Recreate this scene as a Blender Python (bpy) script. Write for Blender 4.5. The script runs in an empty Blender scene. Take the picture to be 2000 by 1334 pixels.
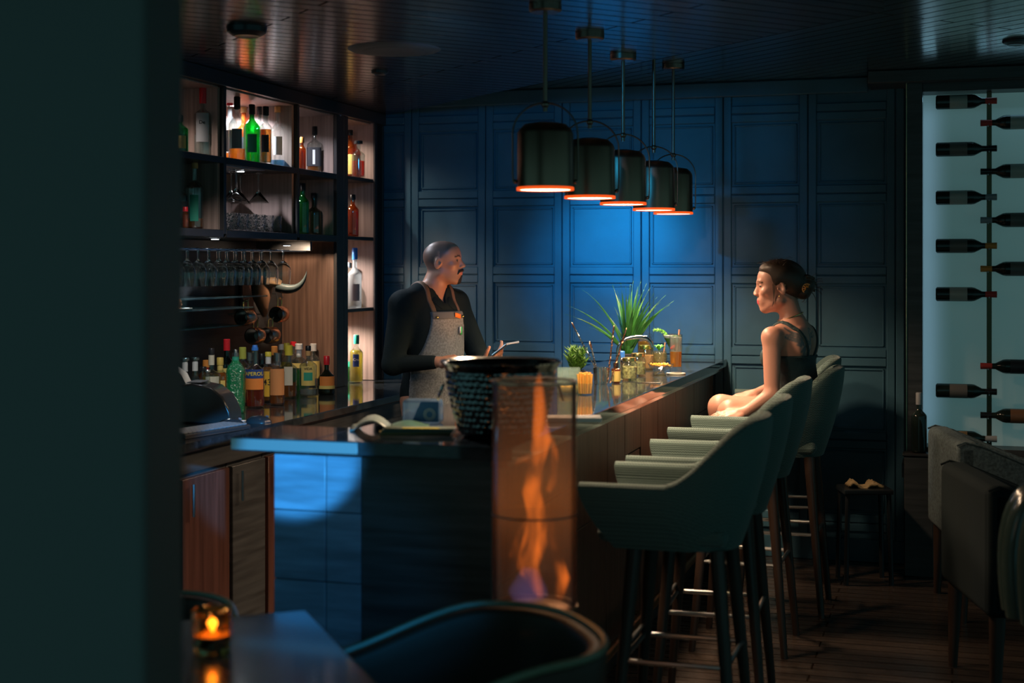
import bpy, bmesh, math, random
import numpy as np
from mathutils import Vector, Matrix
random.seed(7); np.random.seed(7)
S = bpy.context.scene
COL = S.collection
R = math.radians
# ---------------------------------------------------------------- camera, world, exposure
CAMZ = 1.55; F = 2800.0; VX = 860.0; TH = math.atan(VX / F); HOR = 520.0
cs, sn = math.cos(TH), math.sin(TH)
cd = bpy.data.cameras.new('camera'); cam = bpy.data.objects.new('camera', cd); COL.objects.link(cam)
cam.location = (0, 0, CAMZ); cam.rotation_euler = (R(90), 0, TH)
cd.sensor_width = 36; cd.lens = 36 * F / 2000; cd.shift_y = -(667 - HOR) / 2000
cd.clip_start = .05
cd.dof.use_dof = True; cd.dof.focus_distance = 6.8; cd.dof.aperture_fstop = 2.2
S.camera = cam
S.view_settings.view_transform = 'Standard'; S.view_settings.look = 'None'
S.view_settings.exposure = 0; S.view_settings.gamma = 1; S.view_settings.use_curve_mapping = False
w = bpy.data.worlds.new('world'); S.world = w; w.use_nodes = True
w.node_tree.nodes['Background'].inputs[0].default_value = (.15, .42, .44, 1)
w.node_tree.nodes['Background'].inputs[1].default_value = .39
cy = S.cycles; cy.use_denoising = True; cy.max_bounces = 12; cy.transmission_bounces = 10; cy.transparent_max_bounces = 32
cy.diffuse_bounces = 4; cy.glossy_bounces = 5; cy.sample_clamp_indirect = 3; cy.caustics_refractive = False; cy.caustics_reflective = False

def lamp(kind, name, loc, power, color, target=None, **kw):
    l = bpy.data.lights.new(name, kind); l.energy = power; l.color = color
    for k, v in kw.items(): setattr(l, k, v)
    o = bpy.data.objects.new(name, l); COL.objects.link(o); o.location = loc
    if target is not None:
        o.rotation_euler = (Vector(target) - Vector(loc)).to_track_quat('-Z', 'Y').to_euler()
    return o
# coloured stage spots of the room
BLU_ = (.02, .42, 1)
lamp('SPOT', 'blue_wall_spot', (-2.05, 4.5, 2.40), 330, BLU_, (-1.74, 7.75, 1.50), spot_size=R(24), spot_blend=1, shadow_soft_size=.03)
lamp('SPOT', 'blue_wall_core', (-2.0, 4.5, 2.40), 430, BLU_, (-1.76, 7.75, 1.70), spot_size=R(14), spot_blend=1, shadow_soft_size=.03)
lamp('SPOT', 'blue_wall_wash', (-1.7, 4.6, 2.38), 45, BLU_, (-2.0, 7.75, 1.75), spot_size=R(60), spot_blend=1, shadow_soft_size=.08)
lamp('SPOT', 'blue_low_wash', (-2.28, 3.0, 1.70), 20, BLU_, (-1.75, 7.75, 1.45), spot_size=R(34), spot_blend=1, shadow_soft_size=.03)
lamp('SPOT', 'pale_wall_spot', (-.9, 3.0, 2.3), 60, (.75, .8, 1), (-1.27, 7.75, 1.72), spot_size=R(8), spot_blend=1, shadow_soft_size=.05)
lamp('SPOT', 'blue_bar_spot', (.10, .9, 1.60), 1700, (.06, .45, 1), (-1.84, 3.85, .99), spot_size=R(6.2), spot_blend=.4, shadow_soft_size=.02)
lamp('SPOT', 'blue_low_spot', (.10, 1.0, 1.5), 60, BLU_, (-1.78, 3.85, .62), spot_size=R(14), spot_blend=.7, shadow_soft_size=.05)

# ---------------------------------------------------------------- helpers
def c2w(px, zc):                      # ground point under a picture column at depth zc
    xc = (px - 1000) / F * zc
    return xc * cs - zc * sn, xc * sn + zc * cs
def on_z(px, py, z):                  # point of a picture position on the plane at height z
    zc = (CAMZ - z) * F / (py - HOR); x, y = c2w(px, zc); return x, y
def on_x(px, X):                      # Y on the plane X = const
    r = (px - 1000) / F
    return X * (cs + r * sn) / (r * cs - sn)
def on_y(px, Y):
    r = (px - 1000) / F
    return Y * (r * cs - sn) / (cs + r * sn)
def zc_of(x, y): return -x * sn + y * cs
def z_at(py, x, y): return CAMZ + (HOR - py) * zc_of(x, y) / F

MATS = {}
def mat(name, color=(.8, .8, .8), rough=.5, metal=0, trans=0, ior=1.45, emis=None, estr=0, coat=0, alpha=1, bump=None, spec=.5, sss=0, sheen=0, noise=None):
    if name in MATS: return MATS[name]
    m = bpy.data.materials.new(name); m.use_nodes = True; nt = m.node_tree; b = nt.nodes['Principled BSDF']
    c = tuple(color) + (1,)
    b.inputs['Base Color'].default_value = c; b.inputs['Roughness'].default_value = rough
    b.inputs['Metallic'].default_value = metal; b.inputs['Transmission Weight'].default_value = trans
    b.inputs['IOR'].default_value = ior; b.inputs['Coat Weight'].default_value = coat; b.inputs['Coat Roughness'].default_value = .08
    b.inputs['Specular IOR Level'].default_value = spec; b.inputs['Sheen Weight'].default_value = sheen
    b.inputs['Alpha'].default_value = alpha
    if emis: b.inputs['Emission Color'].default_value = tuple(emis) + (1,); b.inputs['Emission Strength'].default_value = estr
    if noise:                              # noise = (scale vector, amount)
        tc = nt.nodes.new('ShaderNodeTexCoord'); mp = nt.nodes.new('ShaderNodeMapping'); nz = nt.nodes.new('ShaderNodeTexNoise')
        mp.inputs['Scale'].default_value = noise[0]; nz.inputs['Scale'].default_value = 1; nz.inputs['Detail'].default_value = 5
        nt.links.new(tc.outputs['Object'], mp.inputs[0]); nt.links.new(mp.outputs[0], nz.inputs['Vector'])
        rp = nt.nodes.new('ShaderNodeValToRGB'); a = noise[1]
        rp.color_ramp.elements[0].position = .3; rp.color_ramp.elements[1].position = .7
        rp.color_ramp.elements[0].color = tuple(x * (1 - a) for x in color) + (1,)
        rp.color_ramp.elements[1].color = tuple(min(1, x * (1 + a)) for x in color) + (1,)
        nt.links.new(nz.outputs['Fac'], rp.inputs[0]); nt.links.new(rp.outputs[0], b.inputs['Base Color'])
    if bump:                               # (texture, scale, strength, distance)
        tc = nt.nodes.new('ShaderNodeTexCoord')
        kind, sc, st, di = bump
        if kind == 'noise': t = nt.nodes.new('ShaderNodeTexNoise'); out = 'Fac'; t.inputs['Scale'].default_value = sc
        elif kind == 'voronoi': t = nt.nodes.new('ShaderNodeTexVoronoi'); out = 'Distance'; t.inputs['Scale'].default_value = sc; t.feature = 'SMOOTH_F1'
        else: t = nt.nodes.new('ShaderNodeTexWave'); out = 'Fac'; t.inputs['Scale'].default_value = sc; t.inputs['Distortion'].default_value = 3; t.inputs['Detail'].default_value = 2
        nt.links.new(tc.outputs['Object'], t.inputs['Vector'])
        bp = nt.nodes.new('ShaderNodeBump'); bp.inputs['Strength'].default_value = st; bp.inputs['Distance'].default_value = di
        nt.links.new(t.outputs[out], bp.inputs['Height']); nt.links.new(bp.outputs[0], b.inputs['Normal'])
    MATS[name] = m; return m

def board_mat(name, c1, c2, width, angle, rough, length=1.6, coat=0, crough=.12):
    """Boards laid along 'angle' (radians from X) in the object's XY plane, narrow dark grooves between them."""
    m = bpy.data.materials.new(name); m.use_nodes = True; nt = m.node_tree; b = nt.nodes['Principled BSDF']; N = nt.nodes.new; L = nt.links.new
    tc = N('ShaderNodeTexCoord'); mp = N('ShaderNodeMapping'); mp.vector_type = 'TEXTURE'; mp.inputs['Rotation'].default_value = (0, 0, angle)
    L(tc.outputs['Object'], mp.inputs[0])
    br = N('ShaderNodeTexBrick'); br.offset = .37; br.offset_frequency = 2
    br.inputs['Scale'].default_value = 1; br.inputs['Brick Width'].default_value = length; br.inputs['Row Height'].default_value = width
    br.inputs['Mortar Size'].default_value = .005; br.inputs['Mortar Smooth'].default_value = .4; br.inputs['Bias'].default_value = 0
    br.inputs['Color1'].default_value = c1 + (1,); br.inputs['Color2'].default_value = c2 + (1,); br.inputs['Mortar'].default_value = tuple(.25 * x for x in c1) + (1,)
    L(mp.outputs[0], br.inputs['Vector'])
    m2 = N('ShaderNodeMapping'); m2.inputs['Scale'].default_value = (2.5, 45, 1); L(mp.outputs[0], m2.inputs[0])
    nz = N('ShaderNodeTexNoise'); nz.inputs['Scale'].default_value = 1; nz.inputs['Detail'].default_value = 6; L(m2.outputs[0], nz.inputs['Vector'])
    mx = N('ShaderNodeMix'); mx.data_type = 'RGBA'; mx.blend_type = 'MULTIPLY'; mx.inputs['Factor'].default_value = .7
    L(br.outputs['Color'], mx.inputs['A']); L(nz.outputs['Fac'], mx.inputs['B']); L(mx.outputs['Result'], b.inputs['Base Color'])
    mr = N('ShaderNodeMapRange'); mr.inputs['To Min'].default_value = rough * .75; mr.inputs['To Max'].default_value = rough * 1.3
    L(nz.outputs['Fac'], mr.inputs['Value']); L(mr.outputs[0], b.inputs['Roughness'])
    ad = N('ShaderNodeMath'); ad.operation = 'MULTIPLY_ADD'; ad.inputs[1].default_value = -1; L(br.outputs['Fac'], ad.inputs[0])
    sc = N('ShaderNodeMath'); sc.operation = 'MULTIPLY'; sc.inputs[1].default_value = .22; L(nz.outputs['Fac'], sc.inputs[0]); L(sc.outputs[0], ad.inputs[2])
    inv = N('ShaderNodeMath'); inv.operation = 'MULTIPLY_ADD'; inv.inputs[1].default_value = -coat; inv.inputs[2].default_value = coat; L(br.outputs['Fac'], inv.inputs[0]); L(inv.outputs[0], b.inputs['Coat Weight'])
    iv2 = N('ShaderNodeMath'); iv2.operation = 'MULTIPLY_ADD'; iv2.inputs[1].default_value = -.5; iv2.inputs[2].default_value = .5; L(br.outputs['Fac'], iv2.inputs[0]); L(iv2.outputs[0], b.inputs['Specular IOR Level'])
    bp = N('ShaderNodeBump'); bp.inputs['Strength'].default_value = .9; bp.inputs['Distance'].default_value = .006
    L(ad.outputs[0], bp.inputs['Height']); L(bp.outputs[0], b.inputs['Normal']); L(bp.outputs[0], b.inputs['Coat Normal'])
    b.inputs['Coat Roughness'].default_value = crough
    return m

def weave_mat(name, c1, c2, sc=130):
    m = bpy.data.materials.new(name); m.use_nodes = True; nt = m.node_tree; b = nt.nodes['Principled BSDF']; N = nt.nodes.new; L = nt.links.new
    tc = N('ShaderNodeTexCoord'); w1 = N('ShaderNodeTexWave'); w1.wave_type = 'BANDS'; w1.bands_direction = 'Z'; w1.inputs['Scale'].default_value = sc / 6.28; w1.inputs['Distortion'].default_value = 0
    zz = N('ShaderNodeTexWave'); zz.bands_direction = 'X'; zz.wave_profile = 'TRI'; zz.inputs['Scale'].default_value = sc / 8
    zy = N('ShaderNodeTexWave'); zy.bands_direction = 'Y'; zy.wave_profile = 'TRI'; zy.inputs['Scale'].default_value = sc / 8
    L(tc.outputs['Object'], zz.inputs['Vector']); L(tc.outputs['Object'], zy.inputs['Vector'])
    a = N('ShaderNodeMath'); a.operation = 'ADD'; L(zz.outputs['Fac'], a.inputs[0]); L(zy.outputs['Fac'], a.inputs[1])
    a2 = N('ShaderNodeMath'); a2.operation = 'MULTIPLY'; a2.inputs[1].default_value = 2.5; L(a.outputs[0], a2.inputs[0])
    L(tc.outputs['Object'], w1.inputs['Vector']); L(a2.outputs[0], w1.inputs['Phase Offset'])
    mx = N('ShaderNodeMix'); mx.data_type = 'RGBA'; L(w1.outputs['Fac'], mx.inputs['Factor']); mx.inputs['A'].default_value = c1 + (1,); mx.inputs['B'].default_value = c2 + (1,)
    L(mx.outputs['Result'], b.inputs['Base Color']); b.inputs['Roughness'].default_value = .85; b.inputs['Sheen Weight'].default_value = .22; b.inputs['Sheen Roughness'].default_value = .4
    bp = N('ShaderNodeBump'); bp.inputs['Strength'].default_value = .5; bp.inputs['Distance'].default_value = .002
    L(w1.outputs['Fac'], bp.inputs['Height']); L(bp.outputs[0], b.inputs['Normal'])
    return m

class MB:
    def __init__(s): s.rb = False; s.v = []; s.f = []; s.T = Matrix.Identity(4)
    def add(s, vs, fs):
        n = len(s.v); s.v += [tuple(s.T @ Vector(v)) for v in vs]; s.f += [tuple(i + n for i in f) for f in fs]; return s
    def box(s, x0, x1, y0, y1, z0, z1):
        return s.add([(x0,y0,z0),(x1,y0,z0),(x1,y1,z0),(x0,y1,z0),(x0,y0,z1),(x1,y0,z1),(x1,y1,z1),(x0,y1,z1)],
                     [(0,3,2,1),(4,5,6,7),(0,1,5,4),(1,2,6,5),(2,3,7,6),(3,0,4,7)])
    def rbox(s, x0, x1, y0, y1, z0, z1, r=.01, seg=3, M=None):
        s.rb = True; b = bmesh.new(); bmesh.ops.create_cube(b, size=1)
        for v in b.verts: v.co = Vector(((x0+x1)/2 + v.co.x*(x1-x0), (y0+y1)/2 + v.co.y*(y1-y0), (z0+z1)/2 + v.co.z*(z1-z0)))
        bmesh.ops.bevel(b, geom=list(b.edges), offset=r, segments=seg, profile=.5, affect='EDGES')
        b.verts.ensure_lookup_table()
        vs = [(M @ v.co if M else v.co.copy()) for v in b.verts]; fs = [[v.index for v in f.verts] for f in b.faces]; b.free()
        return s.add(vs, fs)
    def lathe(s, prof, n=24, c=(0,0,0), M=None):
        vs = []; fs = []; k = len(prof)
        for i in range(n):
            a = 2*math.pi*i/n
            for r, z in prof: vs.append(Vector((r*math.cos(a), r*math.sin(a), z)))
        for i in range(n):
            j = (i+1) % n
            for q in range(k-1): fs.append((i*k+q, j*k+q, j*k+q+1, i*k+q+1))
        if prof[0][0] > 1e-5 and prof[0] != prof[-1]: fs.append(tuple(i*k for i in range(n))[::-1])
        if prof[-1][0] > 1e-5 and prof[0] != prof[-1]: fs.append(tuple(i*k+k-1 for i in range(n)))
        if M: vs = [M @ v for v in vs]
        return s.add([v + Vector(c) for v in vs], fs)
    def tube(s, pts, r, n=8, closed=False):
        pts = [Vector(p) for p in pts]; m = len(pts); rr = r if hasattr(r, '__len__') else [r]*m
        vs = []; fs = []; up = None
        for i, p in enumerate(pts):
            t = (pts[(i+1) % m] - pts[i-1]) if closed else (pts[min(i+1, m-1)] - pts[max(i-1, 0)])
            t.normalize()
            if up is None: up = Vector((0,0,1)) if abs(t.z) < .9 else Vector((1,0,0))
            up = (up - t*up.dot(t)); up.normalize(); sd = t.cross(up)
            for j in range(n):
                a = 2*math.pi*j/n; vs.append(p + (up*math.cos(a) + sd*math.sin(a))*rr[i])
        for i in range(m if closed else m-1):
            i2 = (i+1) % m
            for j in range(n): fs.append((i*n+j, i2*n+j, i2*n+(j+1) % n, i*n+(j+1) % n))
        if not closed: fs += [tuple(range(n))[::-1], tuple((m-1)*n+j for j in range(n))]
        return s.add(vs, fs)
    def sphere(s, c, r, n=12):
        r3 = r if hasattr(r, '__len__') else (r, r, r)
        b = bmesh.new(); bmesh.ops.create_uvsphere(b, u_segments=n*2, v_segments=n, radius=1)
        vs = [(c[0]+v.co.x*r3[0], c[1]+v.co.y*r3[1], c[2]+v.co.z*r3[2]) for v in b.verts]; fs = [[v.index for v in f.verts] for f in b.faces]; b.free()
        return s.add(vs, fs)
    def grid(s, P, closed_u=False):      # P[u][v]
        m, n = len(P), len(P[0]); vs = [p for row in P for p in row]; fs = []
        for i in range(m if closed_u else m-1):
            for j in range(n-1): fs.append((i*n+j, ((i+1) % m)*n+j, ((i+1) % m)*n+j+1, i*n+j+1))
        return s.add(vs, fs)
    def build(s, name, m, parent=None, smooth=True, ang=38, fix=True):
        me = bpy.data.meshes.new(name); me.from_pydata(s.v, [], s.f)
        if fix:
            b = bmesh.new(); b.from_mesh(me); bmesh.ops.remove_doubles(b, verts=b.verts, dist=1e-6); bmesh.ops.recalc_face_normals(b, faces=b.faces); b.to_mesh(me); b.free()
        if smooth: me.shade_smooth(); me.set_sharp_from_angle(angle=R(ang))
        me.materials.append(m)
        o = bpy.data.objects.new(name, me); COL.objects.link(o)
        if parent: o.parent = parent
        if s.rb and smooth: wn = o.modifiers.new('normals', 'WEIGHTED_NORMAL'); wn.keep_sharp = True; wn.weight = 100
        return o
def tag(o, label, cat, group=None, kind=None):
    if label: o['label'] = label
    if cat: o['category'] = cat
    if group: o['group'] = group
    if kind: o['kind'] = kind
    return o
def struct(o, label=None): o['kind'] = 'structure'; o['category'] = o.name.split('_')[0];  o['label'] = label or o.name; return o
def thing(name, loc, rz, label, cat, group=None):
    o = bpy.data.objects.new(name, None); COL.objects.link(o); o.empty_display_size = .05
    o.location = loc; o.rotation_euler = (0, 0, rz); return tag(o, label, cat, group)
def copy_thing(o, loc=None, rz=None, label=None, parent=None):
    c = o.copy(); COL.objects.link(c)
    if parent: c.parent = parent
    for ch in [x for x in COL.objects if x.parent == o]: copy_thing(ch, parent=c)
    if loc: c.location = loc
    if rz is not None: c.rotation_euler = (0, 0, rz)
    if label: c['label'] = label
    return c
def bez(p0, p1, p2, n=12):
    p0, p1, p2 = Vector(p0), Vector(p1), Vector(p2)
    return [p0*(1-t)**2 + p1*2*t*(1-t) + p2*t*t for t in [i/n for i in range(n+1)]]
def text_mesh(txt, size, m, parent, fn, name='lettering', bold=0.0, align='CENTER', shear=0):
    cu = bpy.data.curves.new(name, 'FONT'); cu.body = txt; cu.size = size; cu.align_x = align; cu.align_y = 'CENTER'; cu.offset = bold; cu.shear = shear; cu.resolution_u = 3
    o = bpy.data.objects.new(name, cu); COL.objects.link(o)
    me = bpy.data.meshes.new_from_object(o.evaluated_get(bpy.context.evaluated_depsgraph_get()))
    bpy.data.objects.remove(o)
    for v in me.vertices: v.co = Vector(fn(v.co.x, v.co.y))
    me.materials.clear(); me.materials.append(m)
    q = bpy.data.objects.new(name, me); COL.objects.link(q); q.parent = parent; return q

# ---------------------------------------------------------------- materials
BLACKW = mat('black_stained_wood', (.044, .046, .048), .38, noise=((3, 3, 40), .4))
SHELFB = mat('dark_shelf_wood', (.035, .033, .034), .35)
VENEER = mat('walnut_veneer', (.20, .115, .08), .42, noise=((60, 60, 2.5), .35))
VENEER2 = mat('pale_walnut_veneer', (.30, .215, .185), .4, noise=((70, 70, 2.0), .28))
CABW = mat('red_walnut', (.075, .03, .022), .4, noise=((50, 50, 2), .4))
PAINT = mat('navy_paint', (.052, .135, .19), .42, noise=((3, 3, 3), .18), bump=('noise', 60, .08, .002))
MARBLE = mat('black_granite', (.022, .027, .032), .06, noise=((30, 30, 30), .5), spec=.6)
CHROME = mat('chrome', (.75, .77, .78), .12, 1)
STEEL = mat('brushed_steel', (.45, .47, .48), .3, 1)
BRONZE = mat('dark_bronze', (.20, .15, .12), .33, 1, bump=('wave', 3, .05, .001))
COPPER = mat('copper', (.85, .42, .25), .22, 1)
GOLD = mat('brass', (.80, .58, .22), .25, 1)
def thin_glass(name, tint, ior=1.6, rough=.03, haze=0, hc=(.8, .8, .8), bump=None):
    """Thin walled glass: straight transmission with a tint, Fresnel reflection, a little body colour."""
    if name in MATS: return MATS[name]
    m = bpy.data.materials.new(name); m.use_nodes = True; nt = m.node_tree; nt.nodes.clear(); N = nt.nodes.new; L = nt.links.new
    o = N('ShaderNodeOutputMaterial'); t = N('ShaderNodeBsdfTransparent'); t.inputs[0].default_value = tuple(tint) + (1,); g = N('ShaderNodeBsdfGlossy'); g.inputs['Roughness'].default_value = rough
    f = N('ShaderNodeLayerWeight'); pw = N('ShaderNodeMath'); pw.operation = 'POWER'; pw.inputs[1].default_value = 4; ma = N('ShaderNodeMath'); ma.operation = 'MULTIPLY_ADD'; ma.inputs[1].default_value = .55; ma.inputs[2].default_value = ((ior-1)/(ior+1))**2 * 2.2
    L(f.outputs['Facing'], pw.inputs[0]); L(pw.outputs[0], ma.inputs[0]); x = N('ShaderNodeMixShader'); L(ma.outputs[0], x.inputs[0]); top = t
    if haze:
        d = N('ShaderNodeBsdfDiffuse'); d.inputs[0].default_value = tuple(hc) + (1,); tl = N('ShaderNodeBsdfTranslucent'); tl.inputs[0].default_value = tuple(hc) + (1,)
        a = N('ShaderNodeMixShader'); a.inputs[0].default_value = .6; L(d.outputs[0], a.inputs[1]); L(tl.outputs[0], a.inputs[2]); b = N('ShaderNodeMixShader'); b.inputs[0].default_value = haze; L(t.outputs[0], b.inputs[1]); L(a.outputs[0], b.inputs[2]); top = b
    L(top.outputs[0], x.inputs[1]); L(g.outputs[0], x.inputs[2]); L(x.outputs[0], o.inputs[0])
    if bump:
        tc = N('ShaderNodeTexCoord'); v = N('ShaderNodeTexVoronoi'); v.inputs['Scale'].default_value = bump[0]; bp = N('ShaderNodeBump'); bp.inputs['Strength'].default_value = bump[1]; bp.inputs['Distance'].default_value = bump[2]
        L(tc.outputs['Object'], v.inputs['Vector']); L(v.outputs['Distance'], bp.inputs['Height']); L(bp.outputs[0], g.inputs['Normal']); L(bp.outputs[0], f.inputs['Normal'])
    MATS[name] = m; return m
GLASS = thin_glass('clear_glass', (.93, .96, .95), haze=.008)
GLASSR = mat('solid_clear_glass', (.97, .99, .98), .01, trans=1, ior=1.47)
GLASSG = thin_glass('green_glass', (.22, .72, .34), haze=.09, hc=(.04, .55, .16))
GLASSD = thin_glass('dark_glass', (.22, .28, .18), haze=.25, hc=(.015, .03, .018))
GLASSB = thin_glass('brown_glass', (.90, .55, .25), haze=.12, hc=(.7, .25, .05))
RUBBER = mat('black_plastic', (.02, .022, .024), .35)
WHITE = mat('white_paper', (.75, .75, .72), .6)
LEGW = mat('dark_walnut_leg', (.040, .024, .018), .35, noise=((20, 20, 3), .3))
FABRIC = weave_mat('herringbone_fabric', (.040, .066, .060), (.135, .205, .185), 260)
PLASTIC = mat('black_gloss_plastic', (.03, .033, .036), .18)
def liquid(nm, c): return thin_glass('liquid_' + nm, tuple(x**.55 for x in c), ior=1.35, haze=.36, hc=c)
def paint(nm, c, rough=.45): return mat('colour_' + nm, c, rough)

# ---------------------------------------------------------------- room
WY = 7.75; ZC1 = 2.43; ZC2 = 2.54; SX = -3.15; NX = -3.52; BX0 = -1.76; BX1 = -1.16; BZ = 1.05; CX = -2.68; CZ = .90
fl = MB().box(-4.2, 3.2, 1.2, WY + .1, -.05, 0).build('floor', board_mat('floor_boards', (.095, .066, .050), (.06, .044, .036), .085, 0, .26, 1.4, coat=.9, crough=.26), smooth=False); struct(fl, 'dark stained timber board floor')
# ceilings: lower bar ceiling cut on the diagonal, higher boarded ceiling beyond it
def poly_slab(pts, z0, z1):
    n = len(pts); m = MB(); m.add([(x, y, z0) for x, y in pts] + [(x, y, z1) for x, y in pts], [tuple(range(n))[::-1], tuple(range(n, 2*n))] + [(i, (i+1) % n, n+(i+1) % n, n+i) for i in range(n)]); return m
A = c2w(762, 8.34); B = c2w(1727, 4.95)
dv = Vector((B[0]-A[0], B[1]-A[1])); ang = math.atan2(dv.y, dv.x)
E1 = c2w(1727, 1.6)
bc = poly_slab([(-4.2, WY), (A[0], WY), B, E1, (-4.2, 1.0)], ZC1, ZC1 + .06).build('ceiling', board_mat('ceiling_boards', (.070, .060, .055), (.045, .040, .040), .085, ang + R(90), .24, 3.0, coat=.5), smooth=False); struct(bc, 'glossy dark boarded ceiling over the bar')
uc = MB().box(-4.2, 3.2, 1.0, WY + .1, ZC2 + .001, ZC2 + .06).build('ceiling', board_mat('ceiling_boards_two', (.058, .066, .070), (.040, .046, .05), .085, ang, .22, 3.0, coat=1.0), smooth=False); struct(uc, 'dark boarded ceiling beyond the bar')
# panelled back wall
m = MB(); m.box(-4.2, 3.2, WY, WY + .1, 0, ZC2)
WX0 = on_y(1803, WY)
sx = [-1.183 + .45*k for k in range(-6, 3)]; sz = [.2, .636, 1.069, 1.502, 1.935, 2.368]
for x in sx:
    if x > -4.1: m.rbox(x-.045, x-.002, WY-.018, WY+.002, .0, ZC2-.06, .004, 1); m.rbox(x+.002, x+.045, WY-.018, WY+.002, 0, ZC2-.06, .004, 1)
for i, x in enumerate(sx[:-1]):
    for z in sz: m.rbox(x+.045, x+.405, WY-.018, WY+.002, z-.045, z-.002, .004, 1); m.rbox(x+.045, x+.405, WY-.018, WY+.002, z+.002, z+.045, .004, 1)
    for a, b in zip(sz[:-1], sz[1:]):
        x0, x1, z0, z1 = x+.045, x+.405, a+.045, b-.045
        for e in [(x0+.012, x1-.012, z0+.012, z0+.022), (x0+.012, x1-.012, z1-.022, z1-.012), (x0+.012, x0+.022, z0+.012, z1-.012), (x1-.022, x1-.012, z0+.012, z1-.012)]:
            m.rbox(e[0], e[1], WY-.008, WY+.002, e[2], e[3], .003, 1)
wb = m.build('wall_back', PAINT, ang=30); struct(wb, 'navy painted panelled wall behind the bar')
struct(MB().box(-3.62, -3.52, 3.9, WY, 0, ZC1).build('wall_left', BLACKW, smooth=False), 'dark wall behind the shelving')
x, y = c2w(324, 2.15)
pm = MB(); pm.T = Matrix.Translation((x, y, 0)) @ Matrix.Rotation(TH, 4, 'Z')
pm.rbox(-.9, 0, -.12, .12, 0, ZC1 - .001, .012, 2)
struct(pm.build('wall_side', mat('dark_partition', (.085, .085, .082), .7)), 'dark partition wall close at the left')
# beam over the wine case
xb = on_y(1700, WY)
struct(MB().rbox(xb, 3.2, WY-.28, WY-.002, ZC2-.065, ZC2, .005, 1).build('trim_1', BLACKW), 'black beam above the wine display')
struct(MB().rbox(-4.1, xb - .01, WY-.05, WY-.02, ZC2-.08, ZC2, .006, 1).build('trim_2', PAINT), 'navy cornice of the back wall')
struct(MB().rbox(-3.0, on_y(1775, WY), WY-.03, WY-.018, 0, .12, .004, 1).build('baseboard_back', PAINT), 'navy skirting of the back wall')
# ceiling fittings
dk = mat('dark_fitting', (.03, .035, .04), .3, .6)
def ceil_disc(px, py, r, h, name, label, cat, zz=ZC1, mm=dk):
    x, y = on_z(px, py, zz); t = thing(name, (x, y, zz), 0, label, cat)
    MB().lathe([(0, -h), (r*.7, -h), (r*.95, -h*.6), (r, 0)], 28).build('housing', mm, t)
    MB().lathe([(r*.45, -h-.001), (r*.62, -h-.003), (r*.7, -h+.001)], 28).build('trim_ring', mm, t)
ceil_disc(482, 54, .075, .03, 'recessed_downlight', 'small round ceiling downlight above the bottle shelves', 'downlight')
ceil_disc(770, 96, .19, .008, 'ceiling_speaker', 'wide flat round speaker in the boarded ceiling left of the pendants', 'speaker', mm=mat('grey_grille', (.10, .11, .12), .5))
DLX, DLY = on_z(482, 54, ZC1)
lamp('SPOT', 'downlight_beam', (DLX, DLY, ZC1-.035), 110, (1, .93, .85), (-1.46, 4.07, 1.2), spot_size=R(14), spot_blend=.7, shadow_soft_size=.02)
lamp('SPOT', 'downlight_beam', (DLX-.02, DLY, ZC1-.035), 85, (1, .95, .9), (-3.15, 6.05, .98), spot_size=R(46), spot_blend=.8, shadow_soft_size=.02)
ceil_disc(742, 139, .04, .014, 'sprinkler_head', 'tiny metal sprinkler in the ceiling near the shelf end', 'sprinkler')
ceil_disc(1985, 80, .06, .015, 'recessed_downlight', 'small dark ceiling downlight above the wine display', 'downlight', ZC2)

# ---------------------------------------------------------------- shelving unit on the left
ya, yb, yc, yd, ye, yf = 4.75, on_x(440, SX), on_x(583, SX), on_x(658, SX), on_x(680, SX), on_x(730, SX)
YW = on_x(672, SX)
un = thing('wall_shelving', (0, 0, 0), 0, 'tall dark timber back bar shelving with open lit cubbies', 'shelving')
def part(name, mt, par, *boxes, r=.002, lab=None):
    m = MB()
    for b in boxes: m.rbox(*b, r, 1)
    o = m.build(name, mt, par)
    if lab: o['label'] = lab
    return o
zt, zm, zl = 2.365, 2.045, 1.715
part('fascia', SHELFB, un, (NX, SX+.012, ya, WY-.02, zt, ZC1-.001))
for a in (ya, yb, yc): part('upright', SHELFB, un, (NX, SX, a-.012, a+.012, zl-.02, zt))
part('upright', SHELFB, un, (SX-.02, SX, yd, YW-.001, CZ+.001, zt))
part('end_panel', VENEER2, un, (NX, SX-.021, yd, yd+.02, zl, zt))
part('end_panel', VENEER, un, (NX, SX-.021, YW-.02, YW, CZ+.001, zl-.02), lab='broad walnut veneer panel')
part('upright', SHELFB, un, (SX-.02, SX, YW, ye, CZ+.001, zt))
part('end_panel', VENEER2, un, (NX, SX-.001, yf, yf+.02, CZ+.001, zt))
part('upright', SHELFB, un, (SX, SX+.01, yf-.004, yf+.03, CZ+.001, zt))
part('end_panel', VENEER2, un, (NX, SX-.02, yb-.034, yb-.0125, zl, zt)); part('end_panel', VENEER2, un, (NX, SX-.02, yc-.034, yc-.0125, zl-.02, zt))
for n_, (a, b) in enumerate([(ya, yb), (yb, yc), (yc, yd)]):
    part('shelf', SHELFB, un, (NX, SX, a+.013, b-(.013 if n_ < 2 else 0), zm-.03, zm)); part('shelf', SHELFB, un, (NX, SX, a+.013, b-(.013 if n_ < 2 else 0), zl-.035, zl))
for z in (zm, zl, 1.317): part('shelf', SHELFB, un, (NX, SX, ye, yf-.005, z-.02, z))
part('back_panel', VENEER2, un, (NX-.001, NX+.012, yb+.013, yc-.013, zl, zt)); part('back_panel', VENEER2, un, (NX, NX+.012, yc+.013, yd, zl, zt))
part('back_panel', VENEER2, un, (NX, NX+.012, YW, yf, CZ+.001, zt)); part('back_panel', VENEER2, un, (NX, NX+.012, ya, yb-.013, zl, zt))
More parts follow.
